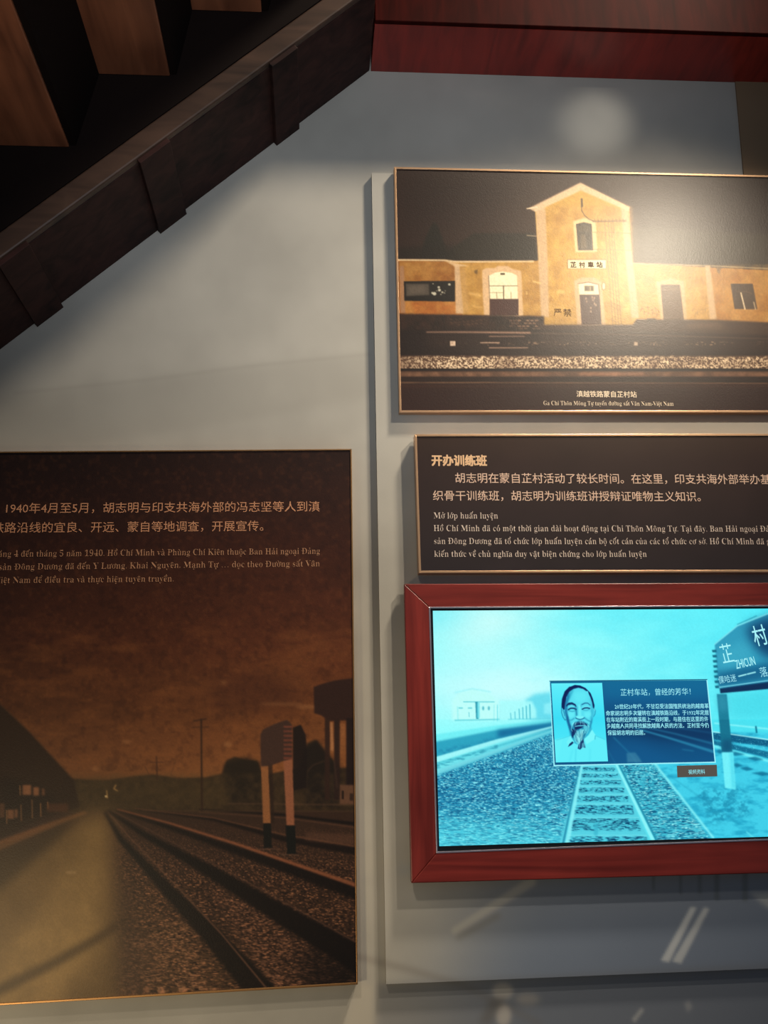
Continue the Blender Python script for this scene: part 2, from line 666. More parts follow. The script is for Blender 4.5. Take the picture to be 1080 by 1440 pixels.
for x_, w_, y_ in ((919, 4, 1252), (957, 4, 1258), (984, 5, 1258), (1008, 7, 1266), (1048, 8, 1268), (1092, 8, 1270), (1140, 8, 1272)):
    wc.rect(x_ - w_ / 2, 1218, x_ + w_ / 2, y_, (92, 100, 108), .6, 1)
wc.poly([(1054, 1256), (1330, 1248), (1330, 1270), (1080, 1278)], (190, 192, 190), .55, 3)
wc.ell(707, 1394, 15, 12, (188, 182, 172), .6, 3)
wc.ell(742, 1405, 17, 9, (170, 164, 156), .5, 4)
wc.ell(708, 1428, 11, 16, (196, 188, 178), .6, 3)
wc.poly([(690, 1405), (712, 1402), (690, 1440), (672, 1440)], (92, 88, 84), .5, 4)
wc.poly([(888, 1434), (902, 1417), (906, 1420), (893, 1438)], (190, 190, 188), .6, 1.5)
wc.poly([(962, 1410), (970, 1406), (974, 1418), (966, 1424)], (180, 180, 178), .4, 2)
wall_m = mat_print('faded_wall_print', rough=0.55, spec=0.3, weave=0.15)
wall = print_mesh('wall_back', [(-250, -50), (1320, -50), (1320, 1570), (-250, 1570)], 0.0, 2.6, wc, wall_m)
wall['kind'] = 'structure'
plain_wall = mat_plain('grey_wall_paint', (150, 146, 138), rough=0.7, vary=0.04, scale=8)
_p = [at(-250, -50), at(1320, -50), at(1320, 1570), at(-250, 1570)]
_o = [Vector((-3.2, 0, 4.6)), Vector((3.4, 0, 4.6)), Vector((3.4, 0, 0)), Vector((-3.2, 0, 0))]
ws = mesh('wall_surround', _p + _o, [(0, 4, 7, 3), (0, 1, 5, 4), (1, 2, 6, 5), (2, 3, 7, 6)], plain_wall)
ws['kind'] = 'structure'
fl = mesh('floor', [(-3.2, -4.5, 0), (3.4, -4.5, 0), (3.4, 0, 0), (-3.2, 0, 0)], [(0, 1, 2, 3)], mat_plain('stone_floor', (120, 100, 80), rough=0.35, scale=4))
fl['kind'] = 'structure'
cl = mesh('ceiling', [(-3.2, -4.5, 4.6), (-3.2, 0, 4.6), (3.4, 0, 4.6), (3.4, -4.5, 4.6)], [(0, 1, 2, 3)], mat_plain('black_ceiling', (30, 28, 28), rough=0.8, scale=4))
cl['kind'] = 'structure'

# raised board that carries the right-hand panels
bc_m = mat_print('faded_board_print', rough=0.55, spec=0.3, weave=0.15)
bq = [(522.6, 243), (1320, 258), (1320, 1352), (543, 1384)]
board = thing('display_board', 'tall pale grey board raised off the wall behind the station photo and the screen', 'board')
quad_slab('board_core', bq, 0.0008, BD - 0.0006, plain_wall, board)
print_mesh('printed_face', bq, BD, 2.6, wc, bc_m, board)

# thin added slab whose brown stands in for shade, far right under the beam
tr = quad_slab('shade_strip', [(1034, 112), (1320, 116), (1320, 262), (1047, 256)], 0.0, 0.004, mat_plain('brown_shade_strip', (128, 104, 78), rough=0.7, vary=.06, scale=9))
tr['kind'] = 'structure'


def inset(q, l, t, r, b):
    (x0, y0), (x1, y1), (x2, y2), (x3, y3) = q
    return [(x0 + l, y0 + t), (x1 - r, y1 + t), (x2 - r, y2 - b), (x3 + l, y3 - b)]


def rim(name, q, wq, d0, d1, mat, parent, bevel=0.0006):
    """four mitred bars between the outline q and the inner outline wq"""
    for k in range(4):
        a, b = q[k], q[(k + 1) % 4]
        c, d = wq[(k + 1) % 4], wq[k]
        quad_slab(name, [a, b, c, d], d0, d1, mat[k % 2] if isinstance(mat, (list, tuple)) else mat, parent, bevel)


# ------------------------------------------------------------------ 1. station photograph
sq = [(554, 234.5), (1330, 252.5), (1330, 580), (561.5, 580)]
S = Canvas(540, 222, 1345, 592, 1.15, (54, 36, 30))
S.glow(780, 300, 190, 80, (78, 58, 46), .7)
S.poly([(560, 238), (760, 242), (700, 300), (560, 330)], (36, 20, 20), .55, 25)
S.poly([(590, 364), (598, 335), (609, 313), (615, 316), (622, 335), (632, 364)], (34, 30, 24), .9, 1.2)
S.poly([(628, 364), (634, 350), (666, 328), (752, 328), (757, 366), (628, 366)], (44, 36, 27), .95, 1)
S.poly([(560, 348), (640, 345), (640, 365), (560, 365)], (36, 28, 22), .7, 3)
S.poly([(886, 318), (1345, 345), (1345, 392), (888, 372)], (70, 60, 46), .85, 3)
# long ground range and tower
mott = lambda s1, k: (lambda X, Y: np.clip(fbm(X / s1, Y / s1, k, 4) * 2.2 - .6, 0, 1))
S.poly([(560, 366), (652, 368), (652, 444), (562, 443)], (150, 98, 42))
S.poly([(562, 424), (640, 424), (652, 443), (562, 443)], (176, 104, 44), .8, 2)
S.poly([(640, 369), (770, 366), (775, 447), (650, 445)], (184, 142, 70))
S.poly([(886, 370), (1000, 376), (1010, 451), (892, 450)], (196, 156, 86))
S.poly([(995, 376), (1345, 392), (1345, 468), (1006, 452)], (184, 132, 62))
S.poly([(752, 291), (817, 258), (885, 291), (889, 370), (899, 458), (764, 458)], (200, 162, 84))
S.poly([(767, 330), (806, 330), (808, 440), (772, 440)], (206, 160, 66), .55, 8)
S.poly([(845, 300), (885, 300), (895, 450), (850, 450)], (206, 176, 110), .6, 8)
S.poly([(768, 292), (875, 292), (860, 330), (768, 330)], (190, 146, 84), .5, 8)
for bx in ((562, 368, 775, 446), (890, 372, 1345, 455), (766, 290, 890, 455)):
    S.rect(*bx, (150, 106, 48), .35, 1, mott(9, 3))
    S.rect(*bx, (226, 190, 120), .35, 1, mott(14, 6))
PK = (206, 176, 142)
S.poly([(562, 374), (568, 374), (570, 440), (563, 440)], (168, 130, 100), .9, .6)
S.poly([(639, 372), (646, 372), (652, 441), (641, 441)], PK, .95, .7)
S.poly([(646, 374), (654, 378), (660, 440), (650, 441)], (196, 160, 112), .5, 2)
S.line([(560, 365.5), (625, 366), (640, 368), (750, 367.5)], 2.6, (222, 196, 158), .95, .4)
S.poly([(624, 366), (641, 370), (660, 374), (640, 375)], (214, 184, 146), .9, .6)
S.poly([(753, 292), (767, 292), (770, 360), (772, 446), (761, 446), (757, 370)], PK, .92, .8)
S.poly([(873, 292), (884, 292), (887, 340), (899, 447), (888, 447), (880, 370)], PK, .92, .9)
S.poly([(743, 293), (816, 256.5), (886, 291), (884, 297), (817, 268), (753, 298)], (216, 190, 158), .95, .8)
S.line([(741, 293.5), (755, 291)], 1.6, (226, 208, 180), .9, .3)
S.line([(741, 331), (754, 332)], 1.2, (214, 196, 168), .8, .3)
# tower window
S.poly([(806, 311), (822, 306), (838, 311), (840, 354), (809, 355)], (224, 200, 158), .9, .8)
S.poly([(810, 315), (821, 312.5), (832, 315), (834, 352), (813, 352)], (74, 62, 46), 1, .3)
S.poly([(817, 330), (823, 330), (826, 350), (816, 350)], (128, 108, 80), .6, 1)
S.poly([(812, 318), (829, 317), (829, 326), (813, 326)], (98, 84, 62), .6, 1)
# sign board on the tower
S.rect(797.5, 364.5, 853, 378.5, (150, 118, 70))
S.rect(798.6, 365.5, 852, 377.5, (236, 220, 180))
# tower door
S.poly([(807, 395), (817, 390), (836, 390), (846, 396), (852, 458), (812, 458)], PK, .9, .8)
S.poly([(813.6, 399.5), (828, 397.2), (841.5, 400.5), (843, 414.3), (815, 414.3)], (240, 226, 190), 1, .3)
S.line([(813.4, 399), (828, 397), (841.6, 400), (843, 414)], 1, (90, 64, 46), .8)
S.rect(822, 402, 835, 409.5, (96, 80, 58), .9, .4)
S.rect(829, 403, 831, 409, (210, 190, 150), .7, .4)
S.poly([(815, 414.3), (843, 414.3), (846, 457), (818, 457)], (84, 54, 44))
S.line([(818, 457.5), (846, 457)], 1.2, (226, 204, 170), .9)
for x_, y_ in ((824, 420), (825, 424), (833, 418), (836, 419), (834, 422), (836, 427), (838, 429), (831, 433), (831, 438)):
    S.ell(x_, y_, 1.0, 1.7, (206, 180, 150), .75, .4)
S.ell(849, 402.5, 3, 6, (120, 92, 56), .8, .4)
S.ell(849, 402.5, 1.9, 4.8, (236, 220, 176), 1, .3)
# pole, wires and the goose-neck cable
for a_, b_ in (((850, 312), (862, 458)), ((855, 312), (866, 458)), ((862, 312), (874, 458)), ((859, 312), (870, 458))):
    S.line([a_, b_], 1.0, (128, 98, 52), .6, .3)
for k in range(22):
    y_ = 316 + k * 6.4
    xl = 850 + (y_ - 312) * 12 / 146
    S.line([(xl, y_), (xl + 12, y_ + 5)], .7, (132, 104, 60), .4, .3)
S.line([(834, 311.5), (880, 310.5)], 2.0, (118, 92, 58), .75, .6)
for k in range(9):
    S.line([(836 + 5 * k, 308), (837 + 5 * k, 312)], 1.2, (120, 96, 60), .6, .4)
for y_ in (327, 351):
    S.line([(832, y_ - .5), (888, y_ + 1)], .9, (140, 112, 66), .6, .2)
S.line([(818, 280), (818.5, 290)], 2.6, (82, 62, 38), .85, .3)
S.line([(818, 290), (818, 296), (822, 303), (828, 308), (835, 311)], 1.1, (92, 70, 42), .85, .2)
# lit doorway on the left
S.poly([(678, 380), (684, 377), (696, 377), (700, 374), (714, 374), (720, 378), (733, 381), (736, 445), (681, 445), (679, 420)], (216, 184, 148), .95, .7)
S.poly([(687, 388), (696, 383.5), (706, 382), (718, 383.5), (727, 387), (729, 444), (689, 444)], (236, 228, 196))
S.rect(688.6, 420.5, 729, 444, (84, 54, 48))
S.line([(688, 402), (727.5, 402)], .9, (120, 98, 72), .9)
S.line([(708, 402), (708.4, 420)], 1.4, (96, 76, 54), .9)
for x_ in (698.3, 718.5):
    S.line([(x_, 411), (x_ + .3, 420)], .9, (130, 110, 84), .8)
S.line([(688, 411.5), (708, 411.5)], .7, (140, 120, 90), .7)
S.line([(687, 388), (690, 443)], 1.0, (110, 80, 60), .8)
S.rect(703.5, 383.8, 710, 386.6, (96, 80, 56), .95, .3)
S.line([(690, 445), (732, 444.6)], 1.6, (226, 206, 176), .9)
S.rect(737.5, 408, 744, 416, (170, 128, 66), .8, .4)
S.rect(739, 409.5, 742.5, 414.5, (214, 178, 110), .7, .4)
S.poly([(667, 380), (672, 379), (671, 386), (667, 384)], (104, 80, 44), .8, .6)
S.line([(660, 412), (676, 416)], 3, (222, 184, 120), .7, 1)
S.line([(664, 430), (678, 433)], 3, (214, 176, 110), .6, 1)
S.line([(750, 396), (760, 398)], 2.2, (230, 200, 140), .7, .6)
S.rect(784, 408, 794, 413, (230, 202, 130), .6, 1)
# notice board on the far left
S.poly([(568, 395.5), (640, 395), (640, 424), (568.5, 423)], (34, 28, 24), 1, .3)
S.poly([(570.5, 399), (603, 399), (604, 415), (571, 416.5)], (98, 88, 78), .9, .8)
S.poly([(575, 403), (597, 402), (597, 412), (576, 413)], (112, 100, 88), .6, 1.2)
for x_, y_, r_ in ((611, 413, 2.8), (608, 412, 1.6), (617, 404, 1.9), (618, 408, 2.2), (632, 400, 1.9), (622, 411, 1.5), (625, 412, 1), (620, 414, 1), (609, 399, .9), (626, 409, .8), (614, 409, .9)):
    S.ell(x_, y_, r_, r_ * .9, (216, 210, 190), .9, .4)
# right-hand range
S.line([(888, 370), (1000, 374), (1345, 390)], 1.6, (214, 190, 150), .8, .5)
S.poly([(991, 373.5), (998.5, 373.5), (1008, 449), (998, 449)], PK, .9, .8)
S.poly([(922, 396), (938, 393), (942, 391), (962, 395), (967, 458), (931, 458)], PK, .85, .9)
S.poly([(929, 400.5), (956, 400.5), (963, 460), (934, 460)], (110, 86, 66), 1, .4)
S.poly([(931, 404), (955, 404), (956, 409), (932, 409)], (128, 102, 78), .7, 1)
S.poly([(1027.5, 399), (1058.5, 399), (1065, 435), (1033, 434.5)], (92, 72, 54), 1, .4)
S.line([(1042, 412), (1047.5, 434.5)], 2.0, (236, 216, 184), .9, .3)
S.line([(1060, 425), (1062.5, 435)], 1.6, (220, 196, 160), .8, .3)
S.line([(1036, 410), (1050, 410), (1057, 413)], .8, (130, 106, 80), .6, .4)
S.poly([(1007, 375), (1014, 375), (1012, 386), (1009, 383)], (120, 96, 62), .8, .7)
for k, (x_, y_) in enumerate(((903, 436), (906, 440), (910, 434), (912, 442), (917, 437), (921, 435), (919, 441), (924, 443), (925, 438), (976, 436), (981, 440), (987, 437), (979, 443), (992, 436))):
    S.line([(x_, y_ - 3), (x_ + (k % 3 - 1) * 2, y_ + 2)], 1.0, (128, 98, 56), .6 if k < 9 else .35, .3)
    S.line([(x_ - 2, y_ - 1), (x_ + 3, y_ - 1.5)], .8, (128, 98, 56), .5 if k < 9 else .3, .3)
S.poly([(1095, 396), (1130, 398), (1136, 464), (1101, 462)], (104, 80, 60), 1, .5)
S.poly([(1180, 402), (1214, 404), (1220, 440), (1186, 438)], (92, 72, 54), 1, .5)
# platform, tracks and ballast
S.poly([(560, 441), (765, 445), (765, 470), (560, 470)], (66, 44, 34), 1, 1)
S.poly([(760, 457), (890, 457), (895, 449), (1010, 450), (1345, 466), (1345, 486), (760, 472)], (82, 60, 46), 1, 1)
S.rect(910, 448, 922, 454, (66, 48, 36), .8, .6)
S.poly([(966, 455), (1010, 452), (1020, 462), (966, 462)], (120, 96, 76), .6, 3)
S.rect(562, 444, 765, 466, (30, 20, 16), .6, 1, mott(7, 9))
for r_, y_ in enumerate((449.5, 453.5, 457.5, 461)):
    for k in range(9):
        x_ = 716 + k * 6 + (r_ % 2) * 3
        if x_ < 758 and (r_ + k) % 4 != 3:
            S.rect(x_, y_, x_ + 4.6, y_ + 2.4, (186, 152, 124), .55 if k > 1 else .3, .3)
for k in range(26):
    x_ = 632 + (k * 53 % 47)
    y_ = 448 + (k * 31 % 9)
    S.rect(x_, y_, x_ + 3, y_ + 1.4, (140, 108, 84), .35, .4)
S.poly([(560, 463), (765, 463), (1345, 480), (1345, 545), (560, 540)], (42, 28, 24), 1, 2)
S.poly([(600, 466), (800, 470), (1345, 484), (1345, 500), (700, 498), (600, 490)], (62, 42, 34), .5, 6)
S.poly([(760, 458), (900, 460), (1010, 470), (1345, 484), (1345, 498), (760, 490)], (74, 54, 44), .5, 5)
S.line([(600, 467), (650, 467), (700, 467.5), (745, 468)], 1.6, (206, 170, 146), .75, .7, w1=3)
S.line([(688, 473), (738, 473)], 1.5, (206, 172, 150), .6, .5)
S.line([(676, 482), (702, 482)], 1.5, (226, 196, 172), .8, .4)
S.line([(688, 489), (742, 489)], 1.3, (220, 188, 164), .8, .4)
S.line([(745, 468.5), (860, 470), (1000, 474), (1345, 484)], 1.2, (160, 128, 104), .45, .6)
S.rect(565, 480, 1345, 486, (196, 168, 140), .75, .5, lambda X, Y: np.clip(vnoise(X / 2.2, Y / 1.3, 4) * 3 - 1.9, 0, 1) * np.clip(fbm(X / 25, Y * 0, 7, 2) * 3 - 1, 0, 1))
S.rect(633, 479.6, 640.5, 486.4, (214, 190, 168), .95, .3)
S.rect(635, 481, 637, 484, (150, 124, 106), .6, .4)
S.rect(891.5, 481, 897, 486, (206, 184, 160), .8, .5)
S.poly([(560, 500), (1345, 500), (1345, 520), (560, 519)], (96, 70, 54), 1, 1)
S.poly([(561, 501), (600, 500), (1345, 498), (1345, 518), (562, 518)], (228, 206, 176), 1, .4,
       lambda X, Y: np.clip(vnoise(X / 1.35, Y / 1.2, 1) * 4.2 - 1.6, 0, 1) * np.clip((Y - 498.5 - 3 * vnoise(X / 7, X * 0, 3)) / 3, 0, 1) * np.clip(.45 + fbm(X / 20, Y / 5, 5, 2), 0, 1) * (.55 + .45 * np.clip((X - 560) / 60, 0, 1)))
S.rect(545, 518.5, 1345, 521.5, (28, 18, 15), .9, .4)
S.rect(545, 522, 1345, 530, (104, 76, 58), .9, 1)
S.rect(545, 523, 1345, 529, (160, 122, 96), .6, .8, mott(12, 8))
S.rect(815, 524, 905, 528, (190, 140, 112), .5, 1.5)
S.rect(545, 530.5, 1345, 536, (52, 34, 27), .9, .6)
S.line([(545, 538), (700, 538), (1345, 540)], 2.2, (156, 120, 92), .8, .5, noise=lambda X, Y: .5 + .5 * fbm(X / 18, Y, 2, 2))
S.rect(540, 540.5, 1345, 592, (58, 35, 29), 1, .6)
S.rect(540, 540.5, 1345, 545, (74, 46, 32), .6, 1.5)
S.mul((0.95 + 0.10 * vnoise(S.X / 1.6, S.Y / 1.6, 11)) * np.where(S.Y < 470, .97, 1.0))
S.a = 255 * np.power(S.a / 255, 1.22)

st = thing('station_photograph', 'wide framed photo of a yellow railway station at night, mounted above the text panel', 'picture')
SD = BD + 0.004
SF = BD + 0.017
quad_slab('panel_core', inset(sq, 1, 1, 1, 1), SD, SF - 0.001, back_m, st)
siq = inset(sq, 3.0, 2.6, 3, 3.0)
print_m = mat_print('canvas_print', rough=0.35, spec=0.5, weave=0.3)
print_mesh('printed_photograph', inset(sq, 2.6, 2.2, 2.6, 2.6), SF, 0.9, S, print_m, st)
rim('frame_bar', sq, siq, SD, SF + 0.002, trim_m, st)
cap_m = mat_ink('cream_caption_ink', (232, 212, 188))
TD = SF + 0.0005
letters('chinese_caption', '滇越铁路蒙自芷村站', (811, 557.4), (895.5, 558.2), 9.4, TD, cap_m, st, off=.012)
letters('vietnamese_caption', 'Ga Chi Thôn Mông Tự tuyến đường sắt Vân Nam-Việt Nam', (764, 569.6), (947.5, 570.6), 8.6, TD, cap_m, st, serif=True)
brown_ink = mat_ink('brown_sign_ink', (84, 56, 30))
for k, ch in enumerate('芷村車站'):
    letters('sign_character', ch, (802.6 + 12.3 * k, 375.3), (810.6 + 12.3 * k, 375.3), 8.6, TD, brown_ink, st, off=.02)
letters('wall_notice', '严', (779, 443.2), (790, 443.5), 11.5, TD, brown_ink, st)
letters('wall_notice', '禁', (792.5, 443.6), (804, 443.8), 11.5, TD, brown_ink, st)

# ------------------------------------------------------------------ 2. text panel
cq = [(583, 610.5), (1330, 609.5), (1330, 804), (589, 806)]
CPT = Canvas(570, 600, 1345, 815, .8, (50, 37, 36))
CPT.grad([600, 650, 815], [(58, 42, 34), (50, 36, 34), (44, 38, 42)])
CPT.mul(0.86 + 0.12 * fbm(CPT.X / 40, CPT.Y / 40, 4, 3))
tp = thing('text_panel', 'dark brown bilingual text panel with bronze trim between the station photo and the screen', 'panel')
CF = BD + 0.030
quad_slab('panel_core', inset(cq, 1, 1, 1, 1), BD + 0.006, CF - 0.001, back_m, tp)
ciq = inset(cq, 3.2, 3.2, 3, 3.4)
print_mesh('printed_face', inset(cq, 2.6, 2.6, 2.6, 2.6), CF, 2.5, CPT, mat_print('satin_print', rough=0.4, spec=0.25, weave=0.1), tp)
rim('frame_bar', cq, ciq, BD + 0.006, CF + 0.002, trim_m, tp)
D2 = CF + 0.0005
head_m = mat_ink('tan_heading_ink', (214, 176, 138))
tan_m = mat_ink('pale_tan_ink', (208, 178, 160))
pale_m = mat_ink('pale_grey_ink', (206, 190, 180))
letters('heading', '开办训练班', (607.5, 653.4), (684.5, 653.8), 16.2, D2, head_m, tp, off=.034)
letters('chinese_line', '胡志明在蒙自芷村活动了较长时间。在这里，印支共海外部举办基层组', (640.3, 677.8), (1084, 679.8), 15.4, D2, tan_m, tp, prefix='胡志明在蒙自芷村活动了较长时间。在这里，印支共海外部举办基', off=.003)
letters('chinese_line', '织骨干训练班，胡志明为训练班讲授辩证唯物主义知识。', (609, 702.6), (985.5, 704.0), 15.4, D2, tan_m, tp, off=.003)
letters('vietnamese_line', 'Mở lớp huấn luyện', (609.5, 729), (700.5, 729.2), 12.4, D2, pale_m, tp, serif=True)
letters('vietnamese_line', 'Hồ Chí Minh đã có một thời gian dài hoạt động tại Chi Thôn Mông Tự. Tại đây, Ban Hải ngoại Đảng cộng', (609.5, 746.8), (1066, 747.6), 12.4, D2, pale_m, tp, prefix='Hồ Chí Minh đã có một thời gian dài hoạt động tại Chi Thôn Mông Tự. Tại đây, Ban Hải ngoại', serif=True)
letters('vietnamese_line', 'sản Đông Dương đã tổ chức lớp huấn luyện cán bộ cốt cán của các tổ chức cơ sở, Hồ Chí Minh đã giảng giải', (609.8, 764.9), (1075, 765.3), 12.4, D2, pale_m, tp, prefix='sản Đông Dương đã tổ chức lớp huấn luyện cán bộ cốt cán của các tổ chức cơ sở, Hồ Chí Minh đã', serif=True)
letters('vietnamese_line', 'kiến thức về chủ nghĩa duy vật biện chứng cho lớp huấn luyện', (610.3, 782.9), (909.8, 783), 12.4, D2, pale_m, tp, serif=True)

# ------------------------------------------------------------------ 3. screen in its red wooden frame
fq = [(568.5, 821), (1330, 818.5), (1330, 1221), (578.5, 1242)]
iq = [(604, 854.2), (1290, 850.6), (1290, 1172.5), (614.5, 1199)]       # opening
bq2 = [(605.2, 855.4), (1289, 851.8), (1289, 1171.3), (615.6, 1197.6)]
dq = [(608.6, 858.9), (1285, 854.5), (1285, 1170.6), (617.8, 1190)]     # lit picture
Q = Canvas(595, 845, 1300, 1205, 1.25, (110, 236, 248))
gx = np.clip((Q.X - 610) / 470, 0, 1.4)
gy = np.clip((Q.Y - 858) / 160, 0, 1)
for c, (a_, b_, c_) in enumerate(((140, 84, 160), (252, 236, 254), (252, 250, 254))):
    Q.a[..., c] = a_ + (b_ - a_) * gx + (c_ - a_) * .35 * gy * (1 - gx)
Q.glow(690, 880, 85, 50, (214, 255, 250), .95)
Q.glow(800, 940, 170, 70, (160, 255, 255), .6)
Q.glow(700, 968, 130, 48, (206, 255, 255), .9)
Q.glow(600, 862, 60, 30, (120, 235, 245), .6)
Q.rect(597, 846, 1300, 1010, (70, 220, 240), .35, 3, lambda X, Y: np.clip(fbm(X / 60, Y / 22, 6, 4) * 2 - .7, 0, 1) * np.clip((X - 640) / 300, .15, 1))
# far hill, canopy building and colonnade
Q.poly([(738, 985), (752, 976), (775, 973), (790, 1012), (744, 1012)], (92, 216, 236), .85, 2.5)
Q.poly([(765, 990), (790, 984), (790, 1005), (765, 1004)], (150, 244, 252), .7, 1.5)
Q.poly([(636, 985), (646, 974), (664, 969), (684, 972), (700, 984), (702, 1013), (636, 1013)], (190, 255, 250), .95, 1.8)
Q.line([(640, 974), (664, 968.5), (690, 973)], 1.2, (110, 228, 240), .5, .8)
Q.line([(652, 987), (695, 987)], 1.2, (60, 190, 205), .8, .4)
Q.poly([(668.5, 987), (672, 987), (673, 1011), (669.5, 1011)], (24, 140, 165), .95, .4)
Q.rect(671, 988, 674.5, 1010, (110, 225, 235), .8, .5)
Q.line([(640, 1013), (702, 1011.5)], 1.6, (90, 205, 216), .8, .5)
Q.line([(643.5, 994), (644, 1012)], 1.2, (110, 225, 232), .6, .5)
for x_, y_ in ((648, 995.5), (661, 995.5)):
    Q.rect(x_ - 3, y_ - .8, x_ + 3, y_ + 1, (70, 190, 205), .7, .4)
for x_ in (679.5, 687.5):
    Q.ell(x_, 996, 1.5, 3, (60, 170, 190), .75, .5)
Q.line([(659.5, 1002), (659.8, 1008)], .9, (60, 180, 200), .7, .3)
Q.rect(695, 991, 703, 1014, (60, 200, 220), .5, .8, lambda X, Y: np.clip(vnoise(X / 1.2, Y * 0, 3) * 3 - 1, 0, 1))
Q.poly([(702, 985), (748, 986), (754, 998), (754, 1011), (704, 1014)], (168, 252, 252), .9, 1.5)
for x_, h_ in ((718, 8), (724, 10), (730, 14), (735, 16), (740, 18), (745, 20)):
    Q.line([(x_, 1011 - h_), (x_ + .6, 1011)], 1.2, (40, 165, 190), .35 + h_ / 35, .4)
Q.line([(715, 1011.5), (790, 1010)], 1.3, (80, 205, 222), .6, .5)
# left-hand roadway and track bands
Q.poly([(597, 1035), (700, 1020), (790, 1010), (790, 1015), (700, 1026), (597, 1046)], (120, 240, 246), .9, 1)
Q.poly([(597, 1046), (700, 1026), (790, 1014.5), (790, 1022), (700, 1040), (597, 1072)], (46, 168, 196), .95, 1.2)
Q.poly([(700, 1027), (790, 1015), (790, 1020), (700, 1038)], (10, 96, 150), .75, 3)
Q.poly([(616, 1055), (700, 1036), (700, 1040), (597, 1070)], (30, 130, 170), .6, 2, mott(5, 2))
Q.line([(597, 1073), (700, 1042), (790, 1019)], 8, (176, 255, 255), .95, .6, w1=2.5)
Q.line([(597, 1080), (700, 1049), (790, 1022)], 5, (96, 214, 226), .8, .8, w1=1.5)
Q.poly([(597, 1078), (700, 1047), (700, 1052), (597, 1088)], (40, 140, 165), .5, .6, lambda X, Y: np.clip(fbm(X / 7, Y / 2, 3, 3) * 4 - 1.8, 0, 1))
Q.line([(597, 1093), (700, 1056), (790, 1023)], 7, (160, 252, 252), .95, .8, w1=1.5)
# ballast, left of the middle track
grav = lambda sx, sy, k, hi=2.6, lo=.9: (lambda X, Y: np.clip(fbm(X / (sx * np.clip((Y - 1000) / 110, .3, 2)), Y / (sy * np.clip((Y - 1000) / 110, .3, 2)), k, 2) * hi - lo, 0, 1))
ledge = [(597, 1097), (700, 1060), (790, 1026), (822, 1022)]
Q.poly(ledge + [(816, 1080), (795, 1205), (597, 1205)], (66, 186, 212), 1, 1.5)
Q.poly(ledge + [(816, 1080), (800, 1120), (700, 1150), (597, 1140)], (30, 134, 176), .75, 14)
Q.poly(ledge + [(816, 1080), (795, 1205), (597, 1205)], (8, 84, 130), .85, .8, grav(4.2, 3.6, 1, 4.2, 1.9))
Q.poly(ledge + [(816, 1080), (795, 1205), (597, 1205)], (160, 248, 252), .95, .4, grav(3.2, 2.7, 8, 5.0, 2.8))
Q.poly([(597, 1150), (720, 1160), (800, 1175), (800, 1205), (597, 1205)], (104, 232, 244), .5, 14)
# middle track and its sleepers
Q.poly([(822, 1022), (846, 1022), (868, 1078), (925, 1205), (780, 1205), (818, 1078)], (96, 214, 230), 1, 1.5)
for y0_, y1_ in ((1079, 1084), (1088, 1093), (1097, 1103), (1107.5, 1114), (1119, 1127), (1132, 1145), (1151, 1168), (1176, 1192)):
    def xs(y, side):
        return (820 - (y - 1078) * .205 if side < 0 else 865 + (y - 1078) * .45)
    Q.poly([(xs(y0_, -1), y0_), (xs(y0_, 1), y0_), (xs(y1_, 1) - 4, y1_), (xs(y1_, -1) + 1, y1_)], (84, 206, 224), .8, 1.2)
    Q.poly([(xs(y0_, -1), y0_), (xs(y0_, 1), y0_), (xs(y1_, 1) - 4, y1_), (xs(y1_, -1) + 1, y1_)], (4, 70, 110), .95, .6, grav(3.6, 2.6, 5, 5.0, 2.3))
    Q.line([(xs(y0_, -1), y0_ - 1), (xs(y0_, 1), y0_ - 1)], 1.4, (150, 248, 252), .5, .6)
Q.line([(833, 1024), (818, 1078), (796, 1195)], 2, (150, 245, 250), .8, .8, w1=6)
Q.line([(830, 1024), (814, 1080), (790, 1195)], 1, (30, 130, 165), .7, .6, w1=3)
Q.line([(838, 1160), (838, 1172)], 6, (70, 190, 212), .8, .8)
Q.line([(846, 1024), (868, 1078), (925, 1195)], 2, (150, 245, 250), .95, .5, w1=5)
Q.line([(849, 1024), (872, 1078), (931, 1195)], 1.5, (20, 120, 155), .8, .6, w1=5)
# ballast to the right of the track, then bare ground
rg = [(852, 1024), (905, 1060), (925, 1078), (1003, 1178), (1020, 1205), (936, 1205), (874, 1078)]
Q.poly(rg, (70, 192, 214), 1, 1.5)
Q.poly(rg, (8, 88, 130), .9, .8, grav(4.2, 3.2, 9, 4.4, 2.0))
Q.poly(rg, (168, 250, 252), .9, .4, grav(3.2, 2.6, 12, 5.0, 2.9))
Q.poly([(905, 1030), (1300, 1030), (1300, 1205), (1018, 1205), (925, 1078)], (74, 212, 236), 1, 2)
Q.poly([(905, 1030), (1300, 1030), (1300, 1205), (1018, 1205), (925, 1078)], (30, 160, 196), .7, 1.2, lambda X, Y: np.clip(fbm(X / 16, Y / 6, 3, 4) * 3.0 - 1.3, 0, 1))
Q.poly([(975, 1110), (1045, 1105), (1060, 1145), (1000, 1160)], (20, 130, 165), .55, 4, lambda X, Y: np.clip(fbm(X / 5, Y / 4, 2, 3) * 3 - 1, 0, 1))
Q.line([(920, 1073), (1003, 1178)], 3.2, (150, 248, 252), .8, .9)
Q.line([(940, 1090), (1040, 1160)], 1.5, (40, 160, 190), .5, 1)
Q.line([(1050, 1170), (1075, 1190)], 2.2, (120, 244, 252), .7, .8)
